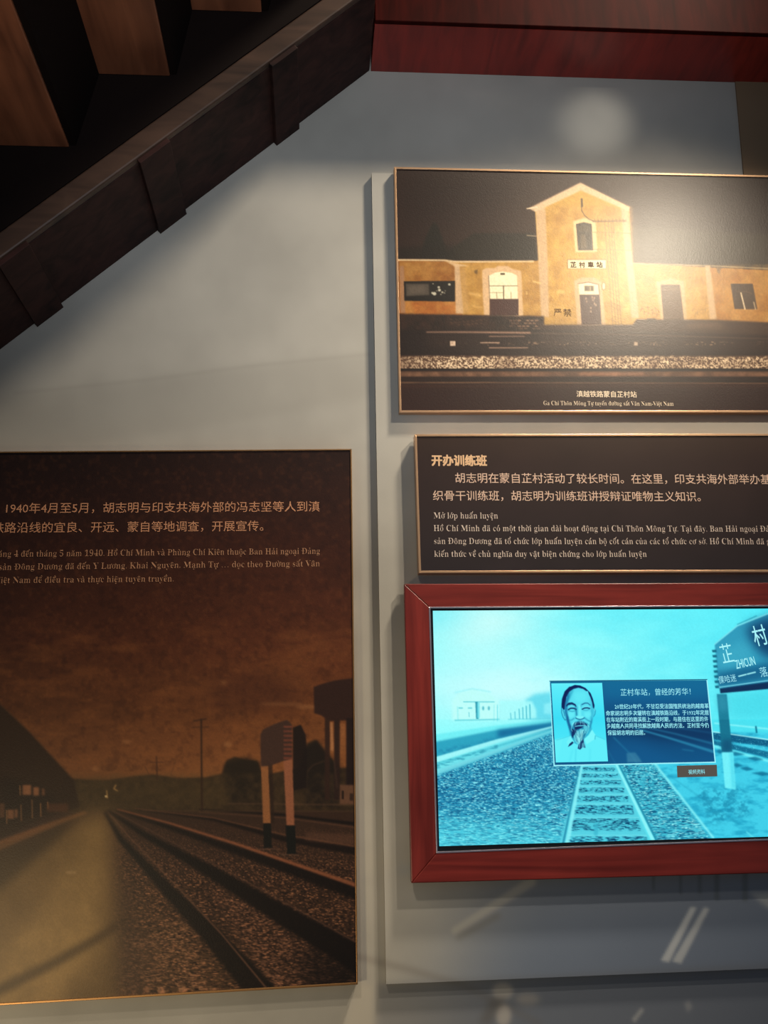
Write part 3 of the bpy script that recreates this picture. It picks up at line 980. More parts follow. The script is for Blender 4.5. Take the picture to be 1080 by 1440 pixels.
# right-hand tracks
Q.poly([(1000, 1012), (1300, 1018), (1300, 1034), (1000, 1028)], (84, 226, 240), .8, 2)
Q.line([(1005, 1017), (1080, 1025), (1300, 1045)], 2, (160, 252, 255), .8, .7)
Q.poly([(1003, 1030), (1028, 1032), (1080, 1041), (1300, 1078), (1300, 1090), (1080, 1050), (1003, 1040)], (6, 92, 132), .92, .8)
Q.poly([(1003, 1041), (1080, 1057), (1300, 1100), (1300, 1114), (1080, 1066), (1003, 1047)], (10, 104, 142), .85, .8)
Q.poly([(1003, 1030), (1300, 1078), (1300, 1114), (1003, 1047)], (130, 236, 246), .7, .5, grav(2.6, 1.8, 7, 4, 2.5))
Q.line([(1003, 1029), (1080, 1040), (1300, 1076)], 1.4, (190, 255, 255), .9, .4)
Q.line([(1003, 1049), (1080, 1070), (1300, 1122)], 3.5, (130, 246, 252), .85, .8)
for x_, y_, w_ in ((1034, 1060, 14), (1062, 1067, 12), (1036, 1076, 9), (1050, 1081, 10), (1072, 1088, 16), (1012, 1057, 5), (1100, 1098, 18)):
    Q.poly([(x_ - w_, y_ - 1), (x_, y_ - 3), (x_ + w_, y_ + 1), (x_, y_ + 3)], (14, 116, 152), .8, .9)
Q.line([(1063, 1022), (1064, 1030)], 2.4, (14, 120, 150), .9, .5)
# station sign on its post
Q.poly([(1020, 976), (1300, 940), (1300, 1010), (1030, 1010)], (70, 216, 232), .7, 6)
Q.poly([(1008, 976), (1022, 976), (1030, 1058), (1015, 1058)], (22, 122, 150), .97, .5)
Q.poly([(1008, 976), (1022, 976), (1024, 1000), (1010, 1000)], (60, 160, 186), .5, 4)
Q.poly([(1016, 1040), (1029, 1040), (1030, 1058), (1015, 1058)], (14, 84, 122), .7, 3)
Q.poly([(1015, 1058), (1031, 1058), (1034.5, 1110), (1019.5, 1108)], (126, 244, 252), .97, .6)
Q.poly([(1026, 1058), (1031, 1058), (1034.5, 1110), (1029, 1108)], (90, 222, 240), .8, 1.5)
sgn = [(1005, 906), (1018, 898), (1037, 880), (1080, 863), (1170, 846), (1250, 872), (1250, 938), (1080, 966), (1013, 975)]
Q.poly([(1012, 968), (1080, 957), (1250, 930), (1250, 946), (1080, 969), (1013, 975)], (8, 44, 84), 1, .5)
Q.poly([(1005, 906), (1037, 880), (1080, 863), (1170, 846), (1250, 872), (1250, 932), (1080, 959), (1011, 968)], (44, 150, 184), .95, .7)
Q.glow(1072, 893, 34, 22, (4, 40, 84), .0)
Q.poly([(1050, 880), (1080, 868), (1170, 850), (1240, 875), (1240, 920), (1080, 925), (1056, 905)], (4, 44, 88), .8, 7)
Q.poly([(1008, 945), (1080, 932), (1250, 905), (1250, 928), (1080, 955), (1011, 966)], (12, 84, 128), .75, 4)
Q.poly([(1009, 915), (1050, 900), (1062, 925), (1012, 945)], (70, 184, 208), .45, 6)
Q.line([(1005, 906), (1037, 880), (1080, 863), (1170, 846)], 1.6, (150, 244, 250), .7, .5)
Q.line([(1037, 878), (1064, 866)], 1.2, (20, 110, 140), .6, .4)
Q.line([(1011, 966.5), (1080, 957), (1250, 930)], 1.3, (130, 220, 236), .9, .3)
for k in range(8):
    y_ = 914 + k * 7.2
    Q.poly([(1001 + k * .6, y_), (1007 + k * .5, y_ - .5), (1008 + k * .5, y_ + 3.2), (1002 + k * .6, y_ + 3.4)], (12, 96, 124), .9, .4)
Q.line([(1039, 951), (1049, 948.5)], 1.8, (170, 248, 250), .95, .3)
Q.line([(1051, 948), (1062, 945.3)], 1.8, (170, 248, 250), .95, .3)
# deeper contrast below the horizon, then a fine grain
Q.a = 255 * np.power(Q.a / 255, np.where(Q.Y > 1012, 1.12, 1.0)[..., None])
Q.mul(0.985 + 0.03 * vnoise(Q.X / 1.5, Q.Y / 1.5, 2))

sc_ = thing('touch_screen', 'lit cyan display in a wide red wooden frame, below the text panel', 'screen')
FB = BD + 0.013
FF = BD + 0.030
rim('frame_rail', fq, iq, FB, FF, [red_m, redv_m], sc_, bevel=0.0016)
rim('metal_lip', [(x - (.9 if i in (0, 3) else -.9), y - (.9 if i < 2 else -1.1)) for i, (x, y) in enumerate(iq)], bq2, FF - 0.004, FF + 0.0008, chrome_m, sc_, bevel=0.0003)
quad_slab('bezel', bq2, FB, FF - 0.0030, bezel_m, sc_)
quad_slab('back_box', inset(fq, 60, 50, 60, 60), BD, FB + .001, void_m, sc_)
DD = FF - 0.0026
scr = print_mesh('lit_display', dq, DD, 0.85, Q, mat_print('screen_glow', rough=0.25, spec=0.25, weave=0, emit=1.0), sc_)

T1, T2, T3 = DD + 0.0003, DD + 0.0006, DD + 0.0009
cyan_m = mat_ink('cyan_glow_ink', (166, 244, 250), emit=1.0)
dim_m = mat_ink('soft_cyan_glow_ink', (150, 226, 240), emit=1.0)
letters('sign_character', '芷', (1017, 931.5), (1033, 928.5), 30, T1, cyan_m, scr)
letters('sign_character', '村', (1062.5, 907), (1081, 903), 31, T1, cyan_m, scr, off=.004)
letters('sign_lettering', 'ZHICUN', (1036, 940.5), (1063, 934.5), 17, T1, cyan_m, scr, off=.01)
letters('sign_lettering', '倮哈迷', (1011.5, 961), (1036, 957), 11.5, T1, dim_m, scr)
letters('sign_lettering', '落', (1070, 951.5), (1080.5, 949.5), 15, T1, dim_m, scr)

# pop-up window on the display
PU = Canvas(768, 950, 1016, 1082, 1.6, (8, 88, 136))
PU.grad([955, 985, 1020, 1075], [(12, 104, 148), (10, 88, 138), (6, 66, 112), (10, 84, 134)])
PU.rect(850, 958, 1005, 982, (14, 110, 156), .4, 5)
PU.poly([(840, 1022), (1005, 1018), (1008, 1046), (930, 1040)], (6, 46, 88), .75, 6)
PU.line([(893, 1024), (935, 1036), (1003, 1057)], 2, (44, 146, 184), .7, .8, w1=4)
PU.line([(904, 1022), (950, 1032), (1003, 1046)], 1.5, (36, 128, 168), .6, .9, w1=3)
PU.line([(930, 1020), (1003, 1031)], 2, (24, 96, 140), .5, 1)
PU.line([(863, 1037), (889, 1063), (897, 1075)], 1.6, (46, 144, 178), .6, .9)
PU.line([(855, 1055), (866, 1075)], 1.4, (34, 122, 160), .5, .9)
PU.line([(960, 1054), (975, 1056)], 1.6, (40, 134, 170), .5, .8)
PU.poly([(881, 1059), (893, 1058), (898, 1064), (903, 1072), (882, 1072)], (92, 156, 176), .65, 1.0)  # reflection on the glass, painted as a pale patch
PU.poly([(855, 1040), (900, 1045), (960, 1075), (855, 1075)], (12, 92, 146), .4, 6)
puq = [(772.5, 957.8), (994.6, 955.6), (1006.4, 1072.2), (778.9, 1077.2)]
popup = print_mesh('popup_window', [(773.3, 958.6), (993.6, 956.6), (1005.2, 1071.2), (779.6, 1075.8)], T1, 0.9, PU, mat_print('popup_glow', rough=0.25, spec=0.25, weave=0, emit=1.0), scr)
edge_m = mat_ink('window_edge_glow', (150, 240, 250), emit=1.0)
edged_m = mat_ink('window_edge_shade', (6, 92, 128), emit=1.0)


def flat(name, pts, d, mat, parent):
    P = [at(x, y, d) for x, y in pts]
    n = Vector()
    for i in range(len(P)):
        n += P[i].cross(P[(i + 1) % len(P)])
    f = tuple(range(len(P)))
    return mesh(name, P, [f if n.y < 0 else tuple(reversed(f))], mat, parent)


flat('window_edge', [(778.3, 1075.6), (1006.4, 1071), (1006.6, 1072.8), (778.5, 1077.6)], T1, edge_m, scr)
flat('window_edge', [(993.4, 956.2), (994.9, 955.4), (1006.8, 1072.6), (1005, 1072.4)], T1, edge_m, scr)
flat('window_edge', [(772.3, 957.6), (773.8, 957.6), (780.4, 1077), (778.4, 1077.4)], T1, edge_m, scr)
flat('window_edge', [(772.3, 957.2), (994.8, 954.9), (995, 956.3), (772.6, 958.8)], T1, edged_m, scr)

# portrait photograph inside the pop-up
PT = Canvas(772, 957, 860, 1076, 3.0, (70, 224, 246))
zz = lambda L: [(780 + x / 12.0, 955 + y / 12.0) for x, y in L]
PT.grad([960, 1010, 1075], [(96, 238, 250), (58, 222, 246), (90, 236, 250)])
SKIN, SH, DK, LT = (86, 222, 240), (30, 150, 186), (4, 26, 84), (150, 250, 252)
PT.poly(zz([(30, 1020), (150, 990), (270, 950), (330, 880), (620, 850), (690, 950), (860, 1020), (900, 1400), (20, 1400)]), (96, 238, 250), 1, .8)
PT.poly(zz([(-80, 1040), (60, 1010), (140, 1000), (110, 1100), (60, 1400), (-80, 1400)]), (100, 240, 250), 1, .8)
PT.line(zz([(30, 1030), (150, 995), (260, 955)]), .8, (50, 190, 215), .6, .5)
PT.line(zz([(690, 955), (780, 990), (850, 1020)]), .8, (50, 190, 215), .7, .5)
# neck and collar
PT.poly(zz([(215, 760), (620, 760), (630, 860), (560, 960), (500, 1010), (420, 1120), (330, 1080), (290, 990), (270, 900)]), (50, 184, 214), 1, .5)
PT.poly(zz([(230, 800), (300, 860), (300, 1000), (330, 1060), (300, 1060), (260, 960)]), SH, .7, .8)
PT.poly(zz([(630, 850), (690, 950), (680, 1010), (540, 1100), (500, 1010), (580, 940)]), (120, 246, 252), 1, .5)
PT.line(zz([(685, 955), (680, 1015)]), 1.0, (40, 170, 200), .8, .4)
PT.poly(zz([(270, 950), (200, 1060), (230, 1130), (330, 1060), (290, 1000)]), (110, 242, 250), 1, .5)
PT.poly(zz([(300, 1050), (320, 1075), (285, 1110), (225, 1145), (250, 1090)]), DK, .9, .35)
PT.line(zz([(360, 1190), (350, 1390)]), 1.2, (50, 190, 220), .5, .9)
PT.line(zz([(600, 1180), (590, 1390)]), 1.2, (60, 200, 226), .35, 1.2)
PT.line(zz([(300, 1200), (250, 1390)]), 1.4, (60, 206, 230), .4, 1.4)
# ears
PT.poly(zz([(120, 470), (150, 520), (170, 600), (200, 690), (165, 690), (130, 620), (112, 540)]), (80, 214, 236), 1, .4)
PT.line(zz([(118, 480), (115, 560), (140, 640), (175, 692), (195, 680)]), .9, (10, 96, 140), .8, .4)
PT.line(zz([(140, 520), (160, 570), (170, 620)]), .8, (14, 90, 140), .7, .4)
PT.poly(zz([(655, 490), (690, 530), (680, 600), (650, 640), (640, 600)]), (70, 206, 232), 1, .4)
PT.line(zz([(660, 490), (690, 530), (682, 590), (655, 635)]), .9, (16, 120, 160), .7, .4)
PT.line(zz([(668, 485), (680, 530)]), .7, LT, .8, .3)
# hair and head
PT.poly(zz([(125, 480), (118, 420), (140, 300), (180, 200), (260, 130), (340, 98), (430, 108), (520, 150), (600, 230), (640, 330), (672, 440), (665, 500), (640, 480), (560, 200), (200, 300), (190, 500), (150, 520)]), DK, 1, .35)
FACE = zz([(165, 560), (180, 420), (205, 300), (250, 215), (320, 165), (400, 145), (480, 165), (550, 215), (600, 300), (632, 400), (645, 500), (650, 600), (635, 700), (610, 780), (570, 850), (480, 900), (380, 910), (300, 880), (240, 800), (205, 700)])
PT.poly(FACE, SKIN, 1, .5)
PT.poly(zz([(165, 560), (175, 420), (205, 290), (250, 215), (250, 300), (215, 420), (215, 560), (235, 680), (280, 800), (300, 880), (240, 800), (205, 700)]), (14, 104, 158), .85, 1.0)
PT.poly(zz([(250, 215), (330, 165), (290, 260), (230, 380), (215, 330)]), SH, .6, 1.2)
PT.poly(zz([(590, 300), (645, 480), (650, 600), (635, 700), (610, 780), (600, 640), (615, 500)]), (40, 170, 204), .7, 1.0)
PT.glow(780 + 440 / 12, 955 + 260 / 12, 8, 6, (96, 236, 248), .0)
PT.poly(zz([(330, 220), (520, 210), (560, 330), (430, 400), (320, 350)]), (98, 236, 248), .7, 2)
PT.poly(zz([(230, 560), (330, 560), (340, 620), (270, 660), (225, 620)]), (100, 238, 248), .8, 1.2)
PT.poly(zz([(500, 560), (610, 550), (620, 620), (550, 660), (500, 620)]), (104, 240, 250), .8, 1.2)
PT.poly(zz([(400, 430), (440, 430), (450, 640), (400, 640)]), (112, 242, 250), .8, .9)
PT.poly(zz([(350, 430), (385, 470), (385, 600), (350, 650), (355, 540)]), (30, 140, 178), .6, 1.0)
# brows, eyes, nose
PT.line(zz([(205, 450), (235, 410), (290, 402), (345, 430), (360, 460)]), 2.0, DK, .85, .5, w1=1.0)
PT.line(zz([(460, 430), (510, 405), (560, 405), (598, 440)]), 1.4, (8, 50, 112), .8, .5, w1=1.0)
PT.poly(zz([(235, 470), (300, 450), (360, 480), (360, 500), (240, 500)]), (92, 220, 238), .8, .6)
PT.line(zz([(232, 515), (270, 492), (320, 492), (362, 510)]), 1.9, DK, .9, .35)
PT.line(zz([(240, 535), (300, 548), (360, 530)]), .9, (20, 120, 160), .7, .5)
PT.poly(zz([(470, 470), (530, 448), (590, 470), (590, 490), (475, 500)]), (104, 232, 246), .8, .6)
PT.line(zz([(465, 508), (505, 488), (550, 485), (590, 495)]), 1.7, DK, .9, .35)
PT.line(zz([(480, 525), (540, 530), (585, 510)]), .8, (20, 120, 160), .6, .5)
PT.line(zz([(450, 470), (440, 440), (470, 420)]), .9, SH, .6, .6)
PT.poly(zz([(360, 640), (380, 618), (430, 630), (480, 620), (500, 655), (460, 672), (380, 672)]), (120, 244, 250), .9, .5)
PT.line(zz([(355, 655), (385, 672), (430, 682), (470, 672), (500, 655)]), 1.2, (6, 70, 124), .9, .4)
PT.line(zz([(230, 700), (290, 690), (330, 660)]), 1.2, (16, 110, 156), .7, .7)
PT.line(zz([(500, 650), (550, 690), (610, 720)]), 1.2, (16, 110, 156), .7, .7)
PT.poly(zz([(235, 680), (300, 700), (290, 780), (250, 760)]), (70, 200, 228), .6, 1)
PT.poly(zz([(205, 560), (235, 640), (255, 740), (300, 860), (285, 960), (240, 830), (200, 700)]), (8, 70, 130), .6, .7)
PT.poly(zz([(640, 640), (630, 740), (600, 820), (540, 900), (500, 990), (490, 960), (560, 850), (600, 740)]), (20, 120, 166), .7, .7)
PT.line(zz([(128, 470), (135, 340), (180, 215), (255, 140)]), 2.2, DK, .9, .5)
PT.line(zz([(600, 245), (638, 340), (662, 470)]), 1.3, DK, .85, .4)
PT.poly(zz([(205, 430), (240, 400), (295, 395), (350, 425), (365, 470), (340, 450), (290, 430), (240, 440)]), DK, .8, .4)
PT.line(zz([(345, 470), (360, 530), (372, 610)]), 1.4, (12, 96, 146), .6, .6)
# moustache, mouth and goatee
PT.poly(zz([(285, 800), (330, 735), (400, 700), (470, 705), (540, 740), (565, 800), (545, 880), (500, 950), (475, 1000), (430, 1090), (370, 1060), (320, 1000), (290, 960), (280, 860)]), (30, 132, 172), .9, .6)
PT.poly(zz([(325, 780), (345, 745), (400, 722), (440, 735), (480, 730), (535, 755), (550, 785), (500, 780), (440, 775), (380, 785), (335, 810)]), DK, .9, .4)
PT.poly(zz([(335, 800), (400, 795), (470, 795), (490, 800), (440, 830), (380, 850), (340, 870)]), DK, .9, .4)
PT.line(zz([(345, 800), (400, 788), (460, 786), (520, 778)]), 1.1, (120, 222, 238), .85, .3)
PT.poly(zz([(490, 790), (560, 790), (555, 860), (520, 930), (490, 900)]), (96, 214, 230), .8, .6)
PT.poly(zz([(290, 830), (330, 860), (380, 860), (340, 930), (300, 1000), (285, 950)]), DK, .85, .5)
rs = np.random.RandomState(3)
for k in range(46):
    x0_ = rs.uniform(300, 560)
    top_ = 700 + abs(x0_ - 430) * .35 + rs.uniform(-12, 20)
    PT.line(zz([(x0_, top_), (x0_ + (x0_ - 430) * .2, top_ + rs.uniform(30, 60))]), .45, LT if k % 3 else DK, .55, .15)
PT.poly(zz([(380, 880), (440, 840), (500, 860), (480, 960), (460, 1060), (440, 1120), (400, 1110), (340, 1040), (320, 960)]), (110, 226, 238), .85, .5)
for k in range(60):
    x0_ = rs.uniform(330, 545)
    y0_ = rs.uniform(840, 940)
    x1_ = 425 + (x0_ - 430) * .5 + rs.uniform(-18, 18)
    y1_ = y0_ + rs.uniform(80, 190)
    PT.line(zz([(x0_, y0_), (x1_, y1_)]), .5, (170, 252, 252) if k % 2 else (8, 70, 112), .45, .15)
PT.poly(zz([(440, 1060), (480, 1010), (500, 1080), (520, 1160), (470, 1150), (430, 1190), (385, 1170), (400, 1110)]), DK, .85, .45)
for k in range(14):
    x0_ = rs.uniform(390, 500)
    PT.line(zz([(x0_, rs.uniform(1050, 1110)), (x0_ + rs.uniform(-15, 15), rs.uniform(1130, 1185))]), .5, (120, 230, 244), .6, .15)
PT.line(zz([(555, 780), (580, 800), (575, 850), (540, 920)]), .7, LT, .7, .3)
PT.line(zz([(290, 800), (280, 850), (300, 880)]), .7, LT, .7, .3)
portrait = print_mesh('portrait_photo', [(775.2, 961), (846.7, 960.3), (855, 1070.6), (781.6, 1072.2)], T2, 0.42, PT, mat_print('portrait_glow', rough=0.25, spec=0.25, weave=0, emit=1.0), scr)

pop_m = mat_ink('popup_lettering_glow', (150, 236, 246), emit=1.0)
letters('popup_title', '芷村车站，曾经的芳华！', (873, 977.6), (971.5, 976.4), 10.6, T2, pop_m, scr, res=1)
for s_, xa_, xb_, y_ in (('20世纪20年代，不甘忍受法国殖民统治的越南革', 864.7, 996.6, 996.6), ('命家胡志明多次辗转在滇越铁路沿线，于1932年定居', 852.3, 996.8, 1006.0),
                         ('在车站附近的南溪街上一段时期，与居住在这里的许', 853, 996, 1015.0), ('多越南人共同寻找解放越南人民的方法。芷村至今仍', 853.6, 997, 1023.9),
                         ('保留胡志明的旧居。', 854.6, 907.3, 1033.4)):
    letters('popup_line', s_, (xa_, y_), (xb_, y_ - (xb_ - xa_) * .008), 7.6, T2, pop_m, scr, off=.012, res=1)
btn = flat('popup_button', [(951.8, 1076.8), (1008, 1075.4), (1008.8, 1091.8), (952.6, 1093.2)], T1, mat_ink('grey_brown_button_glow', (82, 74, 68), emit=1.0), scr)
letters('button_lettering', '视频资料', (968.4, 1088.4), (991.6, 1087.8), 7.2, T2, pop_m, scr, res=1)

# ------------------------------------------------------------------ 4. large poster on the left
lq = [(-190, 636.4), (494.5, 631.2), (503.2, 1384.6), (-190, 1425)]
P = Canvas(-200, 625, 510, 1435, 1.0, (60, 30, 20))
P.grad([630, 760, 900, 1000, 1090, 1150, 1435], [(52, 26, 18), (62, 30, 20), (72, 37, 23), (84, 48, 27), (104, 64, 38), (66, 46, 30), (40, 28, 22)])
hz = np.clip(P.X / 500, -.3, 1)
P.a[..., 0] *= .72 + .34 * np.clip(hz + .25, 0, 1)
P.a[..., 1] *= .70 + .34 * np.clip(hz + .25, 0, 1)
P.a[..., 2] *= .72 + .34 * np.clip(hz + .25, 0, 1)
P.mul(0.92 + 0.16 * fbm(P.X / 55, P.Y / 40, 3, 5))
P.a[:] = P.a * np.where(P.Y < 1100, np.interp(P.Y, [640, 780, 900, 1090], [.72, .94, 1.12, 1.2]), 1.0)[..., None] * np.array([.96, .98, .90], np.float32)
P.rect(-200, 625, 510, 1085, (140, 84, 46), .14, 0, lambda X, Y: np.clip(fbm(X / 6, Y / 6, 8, 3) * 4 - 2.1, 0, 1))
P.rect(-200, 625, 510, 1085, (22, 8, 6), .20, 0, lambda X, Y: np.clip(fbm(X / 9, Y / 9, 12, 3) * 4 - 2.0, 0, 1))
P.rect(-200, 880, 510, 1090, (138, 84, 44), .30, 10, lambda X, Y: np.clip(fbm(X / 60, Y / 16, 1, 4) * 3 - 1.4, 0, 1))
for x_, y_, w_, h_ in ((178, 1043, 7, 2.5), (134, 1081, 6, 3), (320, 1047, 6, 4), (315, 960, 4, 3), (395, 990, 30, 3), (430, 994, 16, 3)):
    P.ell(x_, y_, w_, h_, (150, 100, 62), .6, 1.6)
P.poly([(290, 960), (360, 945), (420, 955), (425, 1000), (300, 1000)], (58, 30, 20), .45, 10)
P.poly([(470, 1030), (500, 1020), (500, 1060), (455, 1060)], (140, 88, 50), .6, 3)
# ground and far woods
P.poly([(90, 1136), (510, 1136), (510, 1435), (-200, 1435), (-200, 1170)], (50, 34, 26), 1, 2)
P.poly([(88, 1094), (120, 1096), (150, 1097), (185, 1092), (215, 1089), (250, 1094), (290, 1093), (312, 1088), (318, 1070), (330, 1064), (345, 1068), (362, 1070), (370, 1090), (420, 1080), (432, 1045), (444, 1040), (456, 1056), (478, 1080), (510, 1080), (510, 1141), (90, 1141)], (44, 33, 22), .97, 1.2)
P.poly([(315, 1075), (345, 1064), (366, 1072), (368, 1135), (318, 1130)], (28, 22, 16), .7, 3)
P.poly([(428, 1052), (446, 1041), (462, 1060), (480, 1085), (478, 1135), (430, 1135)], (26, 20, 17), .8, 2)
P.rect(88, 1088, 510, 1140, (88, 66, 42), .35, 2, mott(8, 4))
P.poly([(100, 1092), (320, 1092), (320, 1140), (100, 1140)], (76, 62, 34), .3, 8)
P.line([(150, 1112), (151, 1122)], 1.6, (180, 140, 84), .8, .6)
P.ell(149, 1120, 1.8, 1.6, (220, 190, 140), .8, .5)
P.line([(163, 1104), (160, 1109), (165, 1112)], 1.6, (170, 130, 80), .8, .6)
# platform canopy on the far left
P.poly([(-200, 800), (0, 990), (40, 1028), (104, 1097), (112, 1136), (60, 1150), (0, 1180), (-200, 1260)], (42, 29, 20), .97, 1.2)
P.line([(0, 990), (42, 1029), (104, 1096)], 1.4, (78, 52, 32), .6, .8)
P.poly([(0, 1090), (60, 1108), (88, 1134), (0, 1160)], (30, 21, 16), .6, 4)
for x_, y_, w_, h_, a_ in ((38, 1111, 12, 14, .75), (51, 1113, 8, 12, .75), (61, 1114, 4, 10, .5), (15, 1145, 9, 13, .6), (23, 1144, 4, 12, .6), (3, 1140, 7, 20, .35)):
    P.rect(x_ - w_ / 2, y_ - h_ / 2, x_ + w_ / 2, y_ + h_ / 2, (150, 98, 66), a_, 1)
for x_, y0_, y1_ in ((9, 1140, 1158), (29.5, 1132, 1154), (45, 1125, 1150), (67, 1128, 1137), (57, 1130, 1148), (28, 1105, 1118)):
    P.line([(x_, y0_), (x_ + .5, y1_)], 1.4, (150, 106, 66), .7, .5)
P.rect(66, 1130, 96, 1142, (92, 54, 34), .5, 1.5)
P.poly([(-200, 1250), (0, 1182), (60, 1160), (118, 1141), (124, 1143), (60, 1170), (0, 1196), (-200, 1280)], (118, 76, 46), .8, 1.5)
# road
P.poly([(122, 1143), (152, 1141), (160, 1170), (165, 1240), (170, 1330), (165, 1435), (-200, 1435), (-200, 1300), (0, 1215)], (104, 80, 48), .95, 12)
P.poly([(-200, 1272), (0, 1198), (110, 1150), (70, 1190), (0, 1250), (-200, 1370)], (46, 34, 22), .75, 6)
P.poly([(140, 1142), (150, 1142), (150, 1230), (140, 1330), (60, 1435), (-120, 1435), (60, 1280)], (158, 126, 76), .6, 16)  # road's pale middle, with part of the lamp glare painted in
P.line([(-40, 1410), (10, 1387), (80, 1352), (140, 1318), (190, 1284), (215, 1262)], 16, (48, 34, 20), .7, 4, w1=8)
P.rect(-200, 1180, 170, 1435, (70, 52, 30), .3, 8, mott(40, 7))
P.ell(100, 1227, 8, 2, (160, 130, 92), .5, 1)
# ballast, rails
P.poly([(154, 1142), (200, 1220), (375, 1400), (372, 1435), (190, 1435), (176, 1240)], (74, 53, 36), .9, 26)
bal = lambda k, hi=4.6, lo=2.5: (lambda X, Y: np.clip(fbm(X / (2.6 * np.clip((Y - 1130) / 130, .25, 2)), Y / (1.9 * np.clip((Y - 1130) / 130, .25, 2)), k, 2) * hi - lo, 0, 1) * np.clip((Y - 1150) / 80, 0, 1) * np.clip((X - 150) / np.clip((Y - 1140) / 2.2, 8, 95), 0, 1))
grd = [(152, 1142), (510, 1142), (510, 1435), (140, 1435), (145, 1240)]
P.poly(grd, (164, 110, 78), .8, 9, bal(2))
P.poly(grd, (18, 12, 11), .7, 9, bal(6, 4, 1.9))
P.poly([(165, 1330), (260, 1290), (300, 1400), (280, 1420), (165, 1420)], (186, 132, 96), .6, 6, bal(9, 5, 2.7))
P.poly([(300, 1250), (345, 1262), (430, 1330), (500, 1400), (510, 1435), (400, 1435)], (176, 120, 92), .5, 6, bal(10, 5, 2.7))
P.line([(148, 1143), (170, 1180), (225, 1240), (300, 1318), (372, 1400), (395, 1435)], 2.5, (18, 13, 11), .92, 2.0, w1=44)
P.line([(152, 1142), (180, 1175), (235, 1232), (312, 1314), (365, 1378), (400, 1420)], 1.2, (96, 66, 50), .85, .6, w1=2.5)
P.line([(152, 1140), (200, 1172), (290, 1222), (400, 1288), (510, 1352)], 2, (16, 11, 10), .95, 2.0, w1=40)
P.line([(158, 1140), (215, 1170), (305, 1217), (420, 1280), (510, 1330)], 1, (84, 58, 46), .7, .6, w1=2.0)
P.line([(165, 1139), (240, 1164), (330, 1195), (420, 1226), (510, 1258)], 2, (16, 11, 10), .9, 2.0, w1=22)
P.line([(165, 1138), (240, 1158), (330, 1186), (420, 1217), (510, 1248)], 1.6, (134, 80, 54), .85, .9, w1=6)
P.line([(190, 1138), (300, 1152), (400, 1180), (510, 1198)], 1.2, (18, 12, 11), .85, 1.2, w1=11)
P.line([(190, 1137), (300, 1150), (400, 1174), (510, 1192)], 1, (120, 78, 56), .7, .7, w1=1.6)
P.line([(280, 1138), (400, 1146), (510, 1160)], 1.2, (16, 11, 10), .85, .9, w1=5)
P.line([(280, 1142), (400, 1150), (510, 1165)], 1, (96, 64, 48), .6, .7, w1=2)
P.line([(320, 1130), (510, 1132)], 1.5, (92, 66, 50), .6, .8)
P.line([(200, 1140), (510, 1141)], 1.2, (84, 60, 46), .5, .6)
P.poly([(420, 1330), (510, 1362), (510, 1435), (440, 1435)], (14, 10, 10), .7, 12)
P.poly([(430, 1170), (510, 1174), (510, 1190), (430, 1182)], (92, 62, 48), .5, 2)
# poles
P.line([(283, 1012), (284, 1140)], 2.6, (44, 28, 18), .9, .6)
P.line([(272, 1014), (290, 1011)], 2, (52, 32, 20), .85, .6)
P.line([(270, 1023), (293, 1022)], 1.4, (56, 34, 22), .7, .6)
P.line([(220, 1064), (221, 1096)], 1.8, (58, 36, 24), .8, .6)
P.line([(212, 1072), (230, 1072)], 1.2, (62, 38, 26), .7, .6)
P.line([(204, 1078), (212, 1094)], 1, (66, 42, 28), .6, .5)
P.line([(247, 1070), (240, 1090), (252, 1095)], 1, (66, 42, 28), .5, .6)
# water tower
P.poly([(441, 966), (452, 962), (470, 957), (510, 952), (510, 1012), (462, 1014), (452, 1006), (442, 1003)], (44, 27, 23), .97, .8)
P.rect(457, 1010, 464, 1125, (46, 29, 23), .95, .7)
P.rect(470, 1012, 478, 1125, (40, 26, 22), .95, .7)
P.rect(487, 1010, 510, 1106, (28, 18, 18), .95, .8)
P.poly([(464, 1016), (468, 1016), (469, 1056), (465, 1056)], (170, 118, 80), .75, .6)
P.poly([(478, 1018), (486, 1018), (485, 1032), (480, 1040)], (140, 88, 52), .75, .6)
P.line([(432, 1085), (440, 1076), (456, 1070)], 1.4, (76, 54, 40), .6, .8)
P.line([(470, 1070), (474, 1108)], 1.4, (78, 58, 46), .6, .8)
P.line([(430, 1106), (432, 1086)], 1.2, (76, 54, 40), .6, .8)
P.rect(478, 1104, 510, 1131, (96, 66, 50), .9, .8)
P.rect(480.5, 1112, 483.5, 1124, (30, 20, 16), .9, .4)
P.rect(492, 1116, 497, 1126, (36, 24, 20), .8, .5)
# platform sign on two posts, with the black board behind
P.poly([(412, 1023), (423, 1019), (430, 1034), (432, 1060), (431, 1108), (412, 1112)], (26, 18, 16), .95, .7)
P.poly([(367, 1074), (377, 1074), (381, 1158), (370, 1158)], (134, 86, 52), .97, .5)
P.poly([(377, 1074), (383, 1074), (386, 1158), (381, 1158)], (40, 27, 20), .8, .6)
P.poly([(370, 1158), (381, 1158), (382.5, 1192), (371, 1193)], (18, 17, 15), .97, .5)
P.poly([(398.5, 1066), (411, 1066), (414, 1161), (403, 1161)], (136, 84, 60), .97, .5)
P.poly([(401.5, 1161), (415, 1161), (416.5, 1201), (404, 1201)], (16, 17, 16), .97, .5)
P.poly([(366, 1033), (370, 1026), (384, 1019), (395, 1015), (404, 1012), (411, 1020), (411, 1067), (399, 1070), (380, 1077), (367, 1078)], (58, 40, 34), .97, .7)
for k in range(8):
    P.rect(399, 1020.5 + k * 6.3, 411.5, 1023.6 + k * 6.3, (112, 60, 46), .75, .5)
P.line([(362, 1194), (392, 1194)], 1, (110, 80, 66), .6, .5)
P.line([(396, 1202), (420, 1202)], 1, (120, 92, 76), .6, .5)
P.mul(0.95 + 0.10 * vnoise(P.X / 1.6, P.Y / 1.6, 9))

